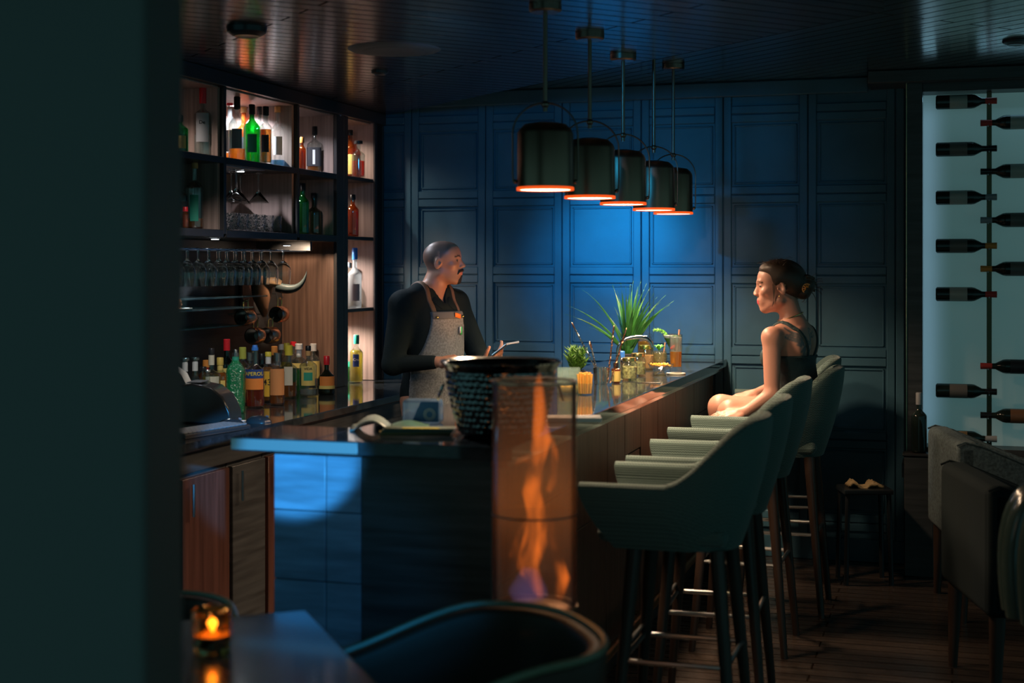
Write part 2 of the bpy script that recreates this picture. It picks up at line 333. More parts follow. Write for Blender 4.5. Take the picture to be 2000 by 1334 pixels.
part('top_lining', VENEER2, un, (NX+.012, SX-.02, ya, yf, zt-.008, zt))
part('niche_panel', BLACKW, un, (NX, NX+.012, ya, YW-.02, CZ+.001, zl-.036))
# dark cubby with glassware beyond
part('upright', SHELFB, un, (NX, SX, WY-.045, WY-.021, CZ+.001, zt))
for z in (zm, zl, 1.317): part('shelf', SHELFB, un, (NX, SX-.03, yf+.03, WY-.045, z-.02, z))
# spots in the shelving
def puck(x, y, z, p, col, sz=95, tgt=None, r=.012):
    MB().lathe([(0, -.0075), (.017, -.0075), (.017, -.0062), (0, -.0062)], 16, (x, y, z)).build('spot_lens', mat('spot_lens', (1, 1, 1), .5, emis=(.9, .93, 1), estr=12), un)
    MB().lathe([(0, -.006), (.022, -.006), (.026, 0)], 16, (x, y, z)).build('spot_housing', STEEL, un)
    lamp('SPOT', 'shelf_spot', (x, y, z-.015), p, col, tgt or (x, y+.02, 0), spot_size=R(sz), spot_blend=.6, shadow_soft_size=r)
CW = (.86, .88, 1)
puck(-3.33, 5.45, zt-.008, 8.0, (1, .85, .75), 140)
puck(-3.43, on_x(456, -3.43), zt-.008, 47.5, CW, 150)
puck(-3.33, yc+.16, zt-.008, 13.0, CW, 150)
puck(-3.33, ye+.12, zt-.008, 11.0, (1, .85, .72), 150)
puck(-3.30, on_x(470, -3.30), zm-.030, 8.0, CW, 150)
puck(-3.33, yc+.16, zm-.030, 2.0, (1, .8, .7), 150)
puck(-3.33, ye+.12, zm-.02, 3.0, (1, .8, .65), 150)
puck(-3.33, ye+.12, zl-.02, 18.0, (1, .88, .8), 150)
puck(-3.33, ye+.12, 1.297, 23.0, (1, .85, .72), 150)
puck(-3.22, on_x(560, -3.22), zl-.055, 17.0, (1, .72, .5), 110, (-3.28, YW+.1, 1.1))
puck(-3.24, on_x(420, -3.24), zl-.035, 14.0, (.8, .9, 1), 140)
MB().lathe([(0, -.008), (.02, -.008), (.024, 0)], 14, (-3.17, ye-.10, zt-.0005)).build('spot_housing', STEEL, un)  # added housing for the extra rim light on the bartender
lamp('SPOT', 'added_rim_spot', (-3.13, ye-.10, zt-.03), 22, (.9, .92, 1), (-2.5, 6.6, 1.55), spot_size=R(26), spot_blend=.6, shadow_soft_size=.01)  # added spot, only lifts the rim light on his head and shoulder
# back counter and its cabinets
bc_ = thing('back_counter', (0, 0, 0), 0, 'long black polished counter under the bottle shelves', 'counter')
part('worktop', MARBLE, bc_, (NX+.001, CX, 4.0, WY-.03, CZ-.035, CZ), r=.004)
part('apron', BLACKW, bc_, (NX+.02, CX-.03, 4.02, WY-.04, CZ-.12, CZ-.036))
cabs = [4.0, on_x(325, CX), on_x(369, CX), on_x(466, CX), on_x(535, CX), WY-.05]
names = ['glass fronted bottle fridge', 'glass fronted bottle fridge with blue display light', 'red walnut cabinet door unit', 'dark cabinet unit behind the bar end', 'walnut cabinet run near the back wall']
for i in range(5):
    t = thing('base_cabinet', (0, 0, 0), 0, ['black cooler under the counter hidden by the partition', 'black glass fronted cooler below the keyboard with a blue light', 'red walnut cabinet below the counter beside the cooler', 'black cabinet below the counter left of the blue tiles', 'walnut cabinet below the counter behind the bartender'][i], 'cabinet')
    a, b = cabs[i] + .004, cabs[i+1] - .004; mt = [PLASTIC, PLASTIC, CABW, BLACKW, CABW][i]
    part('body', BLACKW, t, (NX+.02, CX-.055, a, b, .08, CZ-.121)); d = part('door', mt, t, (CX-.054, CX-.032, a+.01, b-.01, .1, CZ-.14))
    MB().tube([(CX-.01, a+.05, .62), (CX-.01, a+.05, .74)], .006).build('handle', STEEL, d)
    if i == 1:
        g = MB().rbox(CX-.031, CX-.028, b-.16, b-.13, .60, .63, .001, 1).build('display_light', mat('blue_led', (.1, .2, 1), .4, emis=(.15, .3, 1), estr=6), t)
# ---------------------------------------------------------------- bottles
def sqf(a, q): p = 2 + 6*q; return 1 / ((abs(math.cos(a))**p + abs(math.sin(a))**p) ** (1/p))
def bottle(name, loc, h, r, label, glass=GLASS, liq=None, fill=.6, cap=None, caph=.03, capr=None, lab=None, sh=.62, nk=.78, rn=.012, sq=0, bulge=0, cat='bottle', group=None, rz=None, texts=(), seal=None, foot=0, lab2=None, ribs=0):
    if rz is None: rz = math.atan2(-loc[1], -loc[0]) + R(90) + random.uniform(-.15, .15)
    t = thing(name, loc, rz, label, cat, group)
    def prof(off=0, top=h):
        P = [(0, .004 if off else 0), ((r-off)*.86, .004 if off else 0), ((r-off)*.97, .004), (r-off, .012)]
        for i in range(1, 6): u = i/5; P.append((r - off + bulge*math.sin(u*math.pi), .012 + (h*sh-.012)*u))
        for i in range(1, 9): u = i/8; k = .5 - .5*math.cos(u*math.pi); P.append(((r-off)*(1-k) + (rn-off*.6)*k, h*sh + (h*nk-h*sh)*u))
        P += [(rn-off*.6, top-.012)]
        return P
    def shape(P, M_, n=28):
        m = MB(); m.lathe(P, n)
        if sq or ribs:
            nv = []
            for v in m.v:
                q = math.hypot(v[0], v[1]); a = math.atan2(v[1], v[0]) + R(0)
                f = 1 + (sqf(a, sq) * .93 - 1) * max(0, min(1, (q - rn) / (r - rn + 1e-6))) if sq else 1
                if ribs and q > r*.6: f *= 1 + .03*math.cos(a*ribs)
                nv.append((v[0]*f, v[1]*f, v[2]))
            m.v = nv
        return m
    htop = h - caph*.5 if cap else h
    o = prof(0, htop + .012)
    if glass in (GLASS, GLASSG, GLASSB) :
        inner = [(a, b) for a, b in prof(.0028, htop + .012)][1:]; inner[0] = (inner[0][0], .008)
        P = o + [(rn-.001, htop)] + inner[::-1] + [(0, .008)]
    else: P = o + [(0, htop)]
    shape(P, None, 40 if ribs else 28).build('glass', glass, t, ang=50)
    if liq:
        fz = h*fill; pin = prof(.0034, htop)
        Q = [(0, .009), (pin[1][0], .009)] + [(a, b) for a, b in pin[3:] if .0095 < b < fz]
        last = Q[-1][0]
        for (a, b), (a2, b2) in zip(pin[3:], pin[4:]):
            if b < fz <= b2: last = a + (a2-a)*(fz-b)/(b2-b)
        Q += [(last, fz), (0, fz)]
        shape(Q, None).build('liquid', liq, t, ang=50)
    if cap:
        cr = capr or rn + .0035
        MB().lathe([(0, h), (cr*.85, h), (cr, h-.003), (cr, h-caph), (cr-.002, h-caph), (rn+.0005, h-caph+.0005), (rn+.0005, h-caph*.45), (0, h-caph*.45)], 20).build('cap', cap, t)
    if seal: MB().lathe([(rn+.001, h-caph-.001), (rn+.0016, h-caph-.001), (rn+.0016, h-caph-seal[1]), (rn+.001, h-caph-seal[1]), (rn+.001, h-caph-.001)], 18).build('neck_label', seal[0], t)
    def arc(mt, z0, z1, half, off, nm='label', ctr=-90):
        m = MB(); n = 14; rows = []
        for ro in (off, off+.0006):
            for z in (z0, z1):
                row = []
                for i in range(n+1):
                    a = R(ctr) + R(half)*(2*i/n-1); q = (r + ro + bulge) * (sqf(a, sq)*.93 if sq else 1) * (1.03 if ribs else 1)
                    row.append((q*math.cos(a), q*math.sin(a), z))
                rows.append(row)
        P = [rows[0], rows[2], rows[3], rows[1], rows[0]]
        m.grid(P); return m.build(nm, mt, t)
    for L_ in (lab, lab2):
        if L_: arc(L_[0], L_[1]*h, L_[2]*h, L_[3] if len(L_) > 3 else 62, .0006 if L_ is lab else .0014, 'label' if L_ is lab else 'label_band')
    for tx, sz, z, mt in texts:
        def fn(x, y, z=z):
            a = -math.pi/2 + x/r; q = (r + .0026 + bulge) * (sqf(a, sq)*.93 if sq else 1); return (q*math.cos(a), q*math.sin(a), z*h + y)
        text_mesh(tx, sz, mt, t, fn, bold=.0004)
    return t
cB = paint('cap_black', (.015, .015, .018), .3); cR = paint('cap_red', (.65, .02, .03), .3); cG = paint('cap_gold', (.62, .45, .10), .35); cW = paint('cap_white', (.7, .68, .65), .4)
cY = paint('cap_yellow', (.68, .56, .06), .4); cO = paint('cap_orange', (.75, .28, .06), .4); cK = paint('cork', (.62, .36, .14), .7); cS = STEEL; cBl = paint('cap_blue', (.05, .22, .72), .3); cGn = paint('cap_green', (.02, .32, .22), .35)
lC = paint('label_cream', (.62, .58, .46), .6); lY = paint('label_yellow', (.72, .55, .16), .6); lB = paint('label_black', (.02, .02, .025), .5); lW = paint('label_white', (.66, .68, .68), .6)
lO = paint('label_orange', (.75, .24, .05), .6); lR = paint('label_red', (.55, .05, .04), .6); lBl = paint('label_navy', (.02, .06, .25), .5); lGn = paint('label_green', (.03, .33, .22), .6); lCop = paint('label_copper', (.60, .26, .10), .4); lGr = paint('label_grey', (.30, .31, .33), .6)
AMB = liquid('amber', (.85, .30, .04)); ORG = liquid('orange_red', (.80, .10, .02)); DKL = liquid('dark', (.16, .05, .02)); GRL = liquid('green', (.03, .62, .18)); YEL = liquid('yellow', (.85, .72, .12)); CLR = liquid('clear', (.85, .9, .9)); BLU = liquid('blue', (.12, .3, .5))
def top_h(x, y, z, py): return z_at(py, x, y) - z
G1 = 'bottles on the upper shelves'; G2 = 'bottles on the back counter'
def sb(px, X, z, ytop, r, label, **k):
    y = on_x(px, X); return bottle('liquor_bottle', (X, y, z), top_h(X, y, z, ytop), r, label, group=G1, **k)
# bay A, far left
sb(341, -3.44, zm, 203, .037, 'green glass bottle at the far left of the top shelf behind another green one', glass=GLASSG, cap=cB, caph=.05, sh=.55, nk=.74)
sb(351, -3.24, zm, 225, .037, 'green bottle with amber light in it at the left end of the top shelf', glass=GLASSG, liq=AMB, fill=.5, cap=cB, caph=.03, lab=(lY, .12, .45, 50))
sb(369, -3.34, zm, 208, .038, 'dark squat bottle beside the tall red-capped bottle on the top shelf', glass=GLASSD, cap=cS, caph=.045, sh=.5, nk=.68, lab=(lB, .15, .45))
sb(397, -3.245, zm, 166, .042, 'tall clear bottle with a long red cap on the top shelf', liq=CLR, fill=.3, cap=cR, caph=.085, capr=.018, sh=.58, nk=.68, lab=(lGr, .2, .6, 40), texts=[('De', .022, .47, lB)])
sb(348, -3.28, zl, 340, .042, 'dark square bottle with a wide stopper on the second shelf at far left', glass=GLASSD, cap=cB, caph=.02, capr=.02, sh=.6, nk=.72, sq=.6, lab=(lB, .1, .5))
sb(380, -3.26, zl, 314, .042, 'tall clear bottle with a cork on the second shelf below the red cap', cap=cK, caph=.035, liq=AMB, fill=.16, sh=.6, nk=.72, lab=(lGn, .12, .5, 25))
sb(362, -3.19, zl, 404, .014, 'tiny red miniature bottle in front of the corked clear bottle', glass=GLASSB, liq=ORG, cap=cR, caph=.02, rn=.008)
# bay B, top
d = [(449, -3.42, 186, cR, .05, GLASS, AMB, .18, lGr, 'clear label-fronted bottle with dark red cap at the left edge under the shelf spot', .037),
     (463, -3.25, 189, cB, .06, GLASS, AMB, .2, lGr, 'tall clear bottle with black cap directly under the bright shelf spot', .041),
     (476, -3.42, 209, cK, .03, GLASSB, ORG, .5, lB, 'cork-topped orange lit bottle half hidden left of the green bottle', .034),
     (492, -3.27, 204, cB, .05, GLASSG, None, .2, lGn, 'bright green bottle with black cap in the middle of the lit top shelf', .040),
     (508, -3.35, 207, cB, .045, GLASS, ORG, .62, lB, 'clear bottle of orange spirit with black cap right of the green bottle', .033),
     (519, -3.18, 208, cB, .045, GLASS, AMB, .6, lB, 'amber spirit bottle with black cap second right of the green bottle', .030),
     (529, -3.34, 211, cG, .055, GLASS, CLR, .4, lGr, 'slim clear bottle with long gold cap on the lit top shelf', .032),
     (542, -3.24, 208, cK, .03, GLASS, BLU, .12, lW, 'pale blue tinted bottle with cork at the right end of the lit shelf', .038)]
for px, X, yt, cp, ch, gl, lq, fi, lb, lt, r in d:
    sb(px, X, zm, yt, r, lt, glass=gl, liq=lq, fill=fi, cap=cp, caph=ch, lab=(lb, .2, .5, 34), sh=random.uniform(.56, .64), nk=random.uniform(.72, .78))
# bay C
sb(594, -3.36, zm, 237, .036, 'clear bottle with brown stopper and white label in the third top cubby', liq=AMB, fill=.3, cap=cK, caph=.02, lab=(lW, .3, .6, 50), sh=.62)
sb(590, -3.24, zm, 268, .020, 'small brown bottle at the left edge of the third top cubby', glass=GLASSB, liq=AMB, cap=cO, rn=.008)
sb(615, -3.28, zm, 247, .043, 'square shouldered bottle with black label and narrow white strip in the third cubby', liq=AMB, fill=.25, cap=cB, caph=.045, sq=.8, sh=.62, nk=.74, lab=(lB, .16, .55, 50), lab2=(lW, .20, .50, 9))
sb(591, -3.26, zl, 358, .034, 'slim green bottle with black cap in the third lower cubby', glass=GLASSG, liq=GRL, fill=.3, cap=cB, caph=.04)
sb(613, -3.28, zl, 377, .043, 'black round-shouldered bottle throwing a shadow in the third lower cubby', glass=GLASSD, cap=cB, caph=.03, sh=.55, nk=.68)
# bay D
sb(684, -3.28, zm, 254, .033, 'amber bottle cut by the upright in the narrow top cubby', glass=GLASSB, liq=AMB, cap=cB, lab=(lY, .1, .5))
sb(700, -3.17, zm, 275, .037, 'clear bottle of red amber spirit with wide black stopper in the narrow cubby', liq=ORG, fill=.45, cap=cB, caph=.018, capr=.024, sh=.6, nk=.76)
sb(689, -3.20, zl, 380, .034, 'glowing amber bottle in the second narrow cubby', glass=GLASSB, liq=AMB, cap=cB)
sb(693, -3.19, 1.317, 484, .038, 'frosted vodka bottle with a blue cap in the third narrow cubby', glass=thin_glass('frosted_glass', (.8, .85, .88), 1.5, .25, .45, (.75, .8, .82)), cap=cBl, caph=.065, sh=.55, nk=.68, lab=(lGr, .12, .40, 40))
sb(682, -3.27, 1.317, 513, .030, 'small clear bottle half behind the upright left of the blue-capped bottle', liq=YEL, fill=.4, cap=cS)
sb(696, -3.18, CZ, 654, .038, 'yellow green bottle with a green cap in the lowest narrow cubby', liq=YEL, fill=.68, cap=cGn, caph=.05, sh=.62, nk=.76, lab=(lBl, .34, .60, 26), texts=[('Cru', .02, .49, lW)])
sb(684, -3.27, CZ, 706, .024, 'short green bottle at the left edge of the lowest cubby', glass=GLASSG, liq=GRL, cap=cGn, rn=.009)
# counter bottles
def cbt(px, X, ytop, r, label, **k):
    y = on_x(px, X); return bottle('liquor_bottle', (X, y, CZ), top_h(X, y, CZ, ytop), r, label, group=G2, **k)
cbt(361, -3.34, 699, .036, 'leftmost of the two small clear bottles with silver stoppers near the till', liq=CLR, fill=.4, cap=cS, caph=.012, capr=.02, sh=.48, nk=.66, lab=(lGr, .12, .36, 60), lab2=(lW, .12, .36, 18), seal=(lW, .05))
cbt(381, -3.34, 698, .036, 'right one of the two small clear bottles with silver stoppers', liq=CLR, fill=.4, cap=cS, caph=.012, capr=.02, sh=.48, nk=.66, lab=(lB, .12, .4, 50), seal=(lW, .05))
cbt(397, -3.25, 716, .035, 'squat bottle with slanted dark label beside the two silver-stoppered ones', liq=DKL, fill=.4, cap=cB, caph=.02, lab=(lB, .15, .42), lab2=(lR, .02, .12, 55), sh=.5, nk=.7)
cbt(403, -3.42, 703, .037, 'bottle with orange cap and red neck label behind the cream-necked bottle', glass=GLASSB, cap=cO, caph=.035, capr=.018, seal=(lR, .04))
cbt(413, -3.17, 680, .041, 'pale liqueur bottle with a cream neck band and black pourer', liq=YEL, fill=.55, cap=cB, caph=.03, capr=.013, seal=(lC, .045), sh=.58, nk=.66, lab=(lC, .12, .56, 45))
cbt(405, -3.09, 722, .030, 'slim pale yellow bottle in front of the cream-necked liqueur', liq=YEL, fill=.7, cap=cS, caph=.01, lab=(lC, .1, .55, 35))
cbt(430, -3.22, 698, .037, 'amber bottle with green gold cap left of the red-capped bottle', liq=AMB, fill=.7, cap=cG, caph=.035, seal=(lY, .05), lab=(lY, .1, .55, 40))
cbt(443, -3.30, 662, .038, 'tallest dark green wine bottle with a bright red capsule', glass=GLASSD, cap=cR, caph=.055, capr=.016, lab=(lY, .15, .55, 60), sh=.6, nk=.74)
gb = on_z(460, 806, CZ)
bottle('liquor_bottle', (gb[0], gb[1], CZ), top_h(gb[0], gb[1], CZ, 683), .043, 'vivid green dimpled bottle with a steel pourer in front on the counter', group=G2, glass=thin_glass('green_dimpled_glass', (.1, .6, .3), 1.6, .12, .7, (.01, .50, .20), (160, 1, .004)), liq=None, cap=cS, caph=.03, capr=.009, sh=.66, nk=.86, rn=.014, seal=(lGn, .03), sq=.2)
cbt(474, -3.20, 678, .036, 'bottle with a tall yellow green cap behind the dimpled green one', liq=YEL, fill=.4, cap=paint('cap_lime', (.42, .45, .08)), caph=.055, capr=.017)
cbt(487, -3.24, 688, .038, 'clear bottle with ribbed silver cap left behind the orange aperitif bottle', liq=CLR, fill=.5, cap=cS, caph=.04, capr=.018)
cbt(498, -3.06, 674, .044, 'orange red aperitif bottle with navy name band and a blue pourer', liq=ORG, fill=.52, cap=cBl, caph=.025, capr=.012, sh=.58, nk=.70, rn=.015, lab=(lO, .3, .56, 62), lab2=(lBl, .48, .62, 60), texts=[('APEROL', .024, .55, cY)], ribs=0)
cbt(511, -3.22, 690, .035, 'dark bottle with black cap behind the aperitif bottle', glass=GLASSD, cap=cB)
cbt(524, -3.13, 687, .037, 'golden liqueur bottle with a round emblem label and a yellow cap', liq=AMB, fill=.7, cap=cY, caph=.022, seal=(lW, .035), lab=(paint('label_gold', (.70, .42, .05), .35), .12, .62, 58), texts=[('43', .04, .40, lB)])
cbt(536, -3.30, 676, .035, 'bottle with an orange cap behind the golden emblem bottle', liq=AMB, fill=.6, cap=cO, caph=.045, capr=.016)
cbt(541, -3.02, 689, .036, 'bottle with silver cap and copper orange label right of the golden emblem bottle', liq=AMB, fill=.7, cap=cS, caph=.04, capr=.016, lab=(lCop, .2, .7, 60))
cbt(550, -3.44, 672, .034, 'back row bottle with a small white cap left of the yellow caps', liq=CLR, cap=cW, caph=.03)
cbt(560, -3.34, 670, .030, 'back row bottle whose yellow cap shows behind another yellow cap', liq=YEL, cap=cY, caph=.04)
cbt(564, -3.13, 674, .041, 'round shouldered clear bottle with a wide yellow cap', liq=AMB, fill=.3, cap=cY, caph=.05, capr=.02, sh=.56, nk=.68, lab=(lC, .25, .6, 30))
cbt(573, -3.36, 667, .030, 'back row bottle with a round red cap', liq=DKL, cap=cR, caph=.025, capr=.016)
cbt(584, -3.24, 671, .039, 'bottle with white flat cap and green label in the back row', liq=GRL, fill=.45, cap=cW, caph=.03, capr=.02, seal=(lW, .04), lab=(lY, .5, .6))
cbt(612, -3.30, 671, .037, 'back row bottle with white cap at the right of the row', liq=CLR, cap=cW, caph=.04, capr=.018, lab=(lY, .2, .6, 60))
cbt(602, -3.08, 675, .044, 'clear bottle with yellow and green illustrated label near the right end', liq=CLR, fill=.15, cap=cB, caph=.025, capr=.014, seal=(cK, .025), sh=.6, nk=.74, lab=(lY, .22, .60, 48), lab2=(lGn, .32, .48, 28), texts=[('VIDA', .017, .55, lB)])
cbt(638, -3.03, 695, .042, 'low brandy bottle with red cap and orange label at the right end of the row', glass=GLASSD, cap=cR, caph=.045, sh=.42, nk=.66, lab=(lO, .22, .48, 60), lab2=(lY, .16, .24, 66))
# wine bottles in the lit case ------------------------------------------------
WCX0 = on_y(1803, WY-.02); WCX1 = WCX0 + 1.15; PX = on_y(1932, WY-.10)
zb0, zb1 = z_at(862, WCX0, WY), z_at(188, WCX0, WY)
wc = thing('wine_display', (WCX0, WY, zb0), 0, 'tall backlit wine display case in the right part of the back wall', 'wine display')
def lpart(name, mt, *b, r=.002, s=True): 
    m = MB()
    for q in b: m.rbox(*q, r, 1)
    return m.build(name, mt, wc)
H = zb1 - zb0
lm = bpy.data.materials.new('backlit_diffuser'); lm.use_nodes = True; b_ = lm.node_tree.nodes['Principled BSDF']
b_.inputs['Base Color'].default_value = (.62, .62, .60, 1); b_.inputs['Roughness'].default_value = .6; b_.inputs['Emission Color'].default_value = (.28, .62, .62, 1); b_.inputs['Emission Strength'].default_value = .115
lpart('diffuser_panel', lm, (-.02, WCX1-WCX0, -.03, -.02, -.03, H+.08))
lpart('frame', BLACKW, (-.075, 0, -.22, -.001, -.16, H+.14), (WCX1-WCX0, WCX1-WCX0+.08, -.22, -.001, -.16, H+.14), (0, WCX1-WCX0, -.20, -.001, H, H+.045), (0, WCX1-WCX0, -.20, -.001, -.06, -.005))
lpart('sill', STEEL, (-.01, WCX1-WCX0, -.21, -.02, -.085, -.062)); lpart('base_trim', BLACKW, (-.1, WCX1-WCX0+.1, -.23, -.001, -.16-zb0*.0, -.09))
lpart('edge_strip', mat('brass_edge', (.5, .5, .3), .3, 1), (-.080, -.0755, -.225, -.215, -.1, H+.14))
lpart('base_panel', BLACKW, (-.075, WCX1-WCX0+.08, -.12, -.001, -zb0, -.161))
for k, px in enumerate((1932, 2135)):
    xx = on_y(px, WY-.10) - WCX0
    lpart('post', mat('bronze_post', (.10, .085, .05), .35, .9), (xx-.012, xx+.012, -.112, -.09, -.005, H))
# strips inside the case
lo = lamp('AREA', 'case_led_left', (WCX0+.03, WY-.13, (zb0+zb1)/2), .34, (.40, .68, 1), shape='RECTANGLE', size=.05, size_y=H*.95); lo.rotation_euler = (R(90), 0, R(40)); 
lo2 = lamp('AREA', 'case_led_top', (WCX0+.5, WY-.12, zb1-.03), .22, (.35, .75, 1), shape='RECTANGLE', size=1.0, size_y=.05); lo2.rotation_euler = (R(-25), 0, 0)
def wine(px, py, flip, mt, lb, label, idx):
    y = WY - .145; x = on_y(px, y); z = z_at(py, x, y)
    t = thing('wine_bottle', (x, y, z), 0, label, 'wine bottle', 'wine bottles held on the posts of the display')
    sgn = -1 if flip else 1         # neck to the right when sgn = 1; local origin = post
    M = Matrix.Rotation(R(90*sgn), 4, 'Y')
    P = [(0, -.258), (.030, -.258), (.0365, -.252), (.0365, -.085), (.034, -.07), (.024, -.05), (.0155, -.035), (.0135, 0), (.0135, .028), (.0155, .03), (.0155, .036), (0, .036)]
    MB().lathe(P, 24, M=M).build('glass', mt, t)
    MB().lathe([(.0142, -.02), (.0146, -.02), (.0163, .030), (.0163, .037), (0, .038)], 18, M=M).build('capsule', [lR, cB, lGr, cO][idx % 4], t)
    m = MB(); rows = []
    for rr in (.0369, .0374):
        for zz in (-.19, -.105): rows.append([M @ Vector((rr*math.cos(a), rr*math.sin(a), zz)) for a in [R(-90 - 70 + 10*i) for i in range(15)]])
    m.grid([rows[0], rows[2], rows[3], rows[1], rows[0]]); m.build('label', lb, t)
    MB().tube([(0, .030, -.0), (0, .014, -.016), (0, -.004, -.0175), (0, -.02, -.014)], .003, 6).build('peg', STEEL, t)
    return t
wl = paint('wine_label_cream', (.42, .42, .38)); wd = paint('wine_label_dark', (.14, .13, .12)); WG = mat('wine_glass_dark', (.012, .02, .018), .08)
L = [(197, wl, 'top bottle of the left column'), (290, wd, 'second bottle from the top of the left column'), (385, wl, 'third bottle from the top of the left column'), (480, wd, 'fourth bottle from the top of the left column'), (575, wl, 'sloping shouldered fifth bottle of the left column above the gap'), (765, wd, 'just below the gap of the left column'), (857, paint('wine_label_tan', (.30, .18, .08)), 'lowest bottle of the left column with a tan label')]
for i, (py, lb, lt) in enumerate(L): wine(1932, py, False, WG, lb, 'lying dark wine bottle, ' + lt, i)
L = [(240, wl, 'top bottle'), (335, wl, 'second bottle'), (430, wd, 'third bottle'), (525, wd, 'fourth bottle'), (715, lB, 'fifth bottle, below the gap'), (811, paint('wine_label_brown', (.22, .10, .05)), 'lowest bottle, with a brown label')]
for i, (py, lb, lt) in enumerate(L): wine(1930, py, True, WG, lb, 'wine bottle cut by the frame, ' + lt + ' of the right column', i)
x = on_y(1795, WY-.26); 
bx = thing('display_plinth', (x, WY-.27, 0), 0, 'narrow dark plinth at the lower left corner of the wine display', 'plinth'); 
MB().rbox(-.07, .07, -.05, .04, 0, .60, .004, 1).build('body', BLACKW, bx); MB().rbox(-.078, .078, -.058, .044, .60, .615, .004, 1).build('top', SHELFB, bx)
bottle('wine_bottle', (x, WY-.27, .616), .30, .038, 'dark wine bottle standing upright at the lower left of the wine display', glass=WG, cap=lGr, caph=.06, sh=.6, nk=.74, cat='wine bottle')

# ---------------------------------------------------------------- glassware
def gl_lathe(name, P, loc, label, cat, group, up=True, n=28, mt=None, proto={}):
    key = (name, up)
    if key not in proto:
        m = MB(); m.lathe([(r, z if up else -z) for r, z in P], n); o = m.build(name, mt or GLASSR, ang=50); o.location = loc; proto[key] = o
        tag(o, label, cat, group); return o
    o = proto[key].copy(); COL.objects.link(o); o.location = loc; tag(o, label, cat, group); return o
WGP = [(0, 0), (.033, 0), (.034, .002), (.012, .006), (.005, .010), (.004, .045), (.006, .055), (.022, .068), (.036, .088), (.040, .112), (.038, .140), (.033, .172), (.0318, .172), (.0365, .140), (.0383, .112), (.0345, .090), (.021, .0705), (.006, .060), (0, .058)]
MAP = [(0, 0), (.034, 0), (.035, .002), (.010, .006), (.004, .010), (.0035, .085), (.006, .092), (.052, .150), (.0508, .150), (.005, .0945), (0, .093)]
TUP = [(0, 0), (.036, 0), (.038, .004), (.041, .085), (.0388, .085), (.036, .010), (0, .009)]
# hanging rack of wine glasses
rail = thing('glass_rack', (0, 0, 0), 0, 'metal rail rack carrying hanging wine glasses under the shelves', 'rack')
zr = 1.628; y0, y1 = 5.05, on_x(572, -3.25)
rk = []
for X in (-3.22, -3.34, -3.46): rk.append((X-.016, X-.010, y0, y1+.06, zr-.004, zr+.001)); rk.append((X+.010, X+.016, y0, y1+.06, zr-.004, zr+.001))
for b in rk: part('rail', STEEL, rail, b, r=.0005)
part('hanger', BLACKW, rail, (-3.48, SX-.02, y0, y0+.02, zr+.001, zl-.036)); part('hanger', BLACKW, rail, (-3.48, SX-.02, y1+.04, y1+.06, zr+.001, zl-.036))
yy = [on_x(p, -3.22) for p in (340, 365, 387, 407, 429, 445, 462, 478, 494, 512, 529, 553)]
k = 0
for X in (-3.22, -3.34):
    for i, y in enumerate(yy):
        if X < -3.3 and i == 11: continue
        if X < -3.3: y += .12
        lab = 'rightmost hanging wine glass, tall, beside the horn tip' if (X > -3.3 and i == 11) else ('clear wine glass hanging upside down in the front row of the rack' if X > -3.3 else 'clear wine glass hanging upside down in the back row of the rack')
        o = gl_lathe('wine_glass', WGP, (X, y, zr + .004), lab, 'wine glass', 'wine glasses hanging in the rack, ' + ('front' if X > -3.3 else 'back') + ' row', up=False)
        if i == 11 and X > -3.3: del o['group']
# glass shelves in the niche
GSH = thin_glass('shelf_glass', (.6, .78, .78), 1.6, .05, .2, (.5, .7, .7))
for z, e, x1 in ((1.405, 6.55, -3.30), (1.355, 6.3, -3.25), (1.262, 6.45, -3.36)):
    o = MB().rbox(NX+.013, x1, 4.9, e, z-.008, z, .002, 1).build('glass_shelf', GSH); tag(o, {1.405: 'glass shelf just under the hanging wine glasses', 1.355: 'middle glass shelf holding the small plate of coasters', 1.262: 'lowest glass shelf in the dark niche'}[z], 'shelf')
yq = on_x(346, -3.30)
t = thing('plate', (-3.32, yq, 1.3555), 0, 'flat pale plate under a pile of coasters on the glass shelf', 'plate')
MB().lathe([(0, 0), (.06, 0), (.085, .006), (.084, .008), (.06, .003), (0, .003)], 28).build('dish', lW, t)
for i in range(6):
    o = MB().lathe([(0, 0), (.041, 0), (.042, .003), (.041, .007), (0, .007)], 20).build('coaster', paint('cork_orange', (.50, .22, .09), .7)); o.location = (-3.325+random.uniform(-.004, .004), yq+random.uniform(-.004, .004), 1.3595+i*.0073)
    tag(o, ['lowest', 'second lowest', 'third', 'fourth', 'second from top', 'topmost'][i] + ' tan coaster in the small pile on the plate', 'coaster', 'coasters piled on the plate')
# martini glasses and tumblers in bay B
zc_ = zm - .034
for px, X, lt in ((462, -3.25, 'front left'), (470, -3.40, 'back left'), (505, -3.27, 'lone right'), (452, -3.36, 'leftmost')):
    gl_lathe('martini_glass', MAP, (X, on_x(px, X), zc_), lt + ' martini glass hanging upside down in the glass cubby', 'martini glass', 'martini glasses hanging in the cubby', up=False)
part('hanging_rail', STEEL, un, (-3.46, -3.18, yb+.02, yb+.45, zc_+.0005, zc_+.004), r=.0005)
CUT = mat('cut_glass', (.95, .97, .98), .03, trans=1, bump=('voronoi', 90, .9, .006))
for X in (-3.24, -3.335, -3.43):
    for j, px in enumerate((452, 470, 487, 503, 520, 540)):
        y = on_x(452, -3.24) + j*.088 + (.02 if X < -3.3 else 0)
        gl_lathe('cut_tumbler', TUP, (X, y, zl+.0005), 'cut crystal tumbler in the %s row at the bottom of the glass cubby' % {-3.24: 'front', -3.335: 'middle', -3.43: 'back'}[X], 'tumbler', 'cut crystal tumblers, %s row' % {-3.24: 'front', -3.335: 'middle', -3.43: 'back'}[X], mt=CUT)
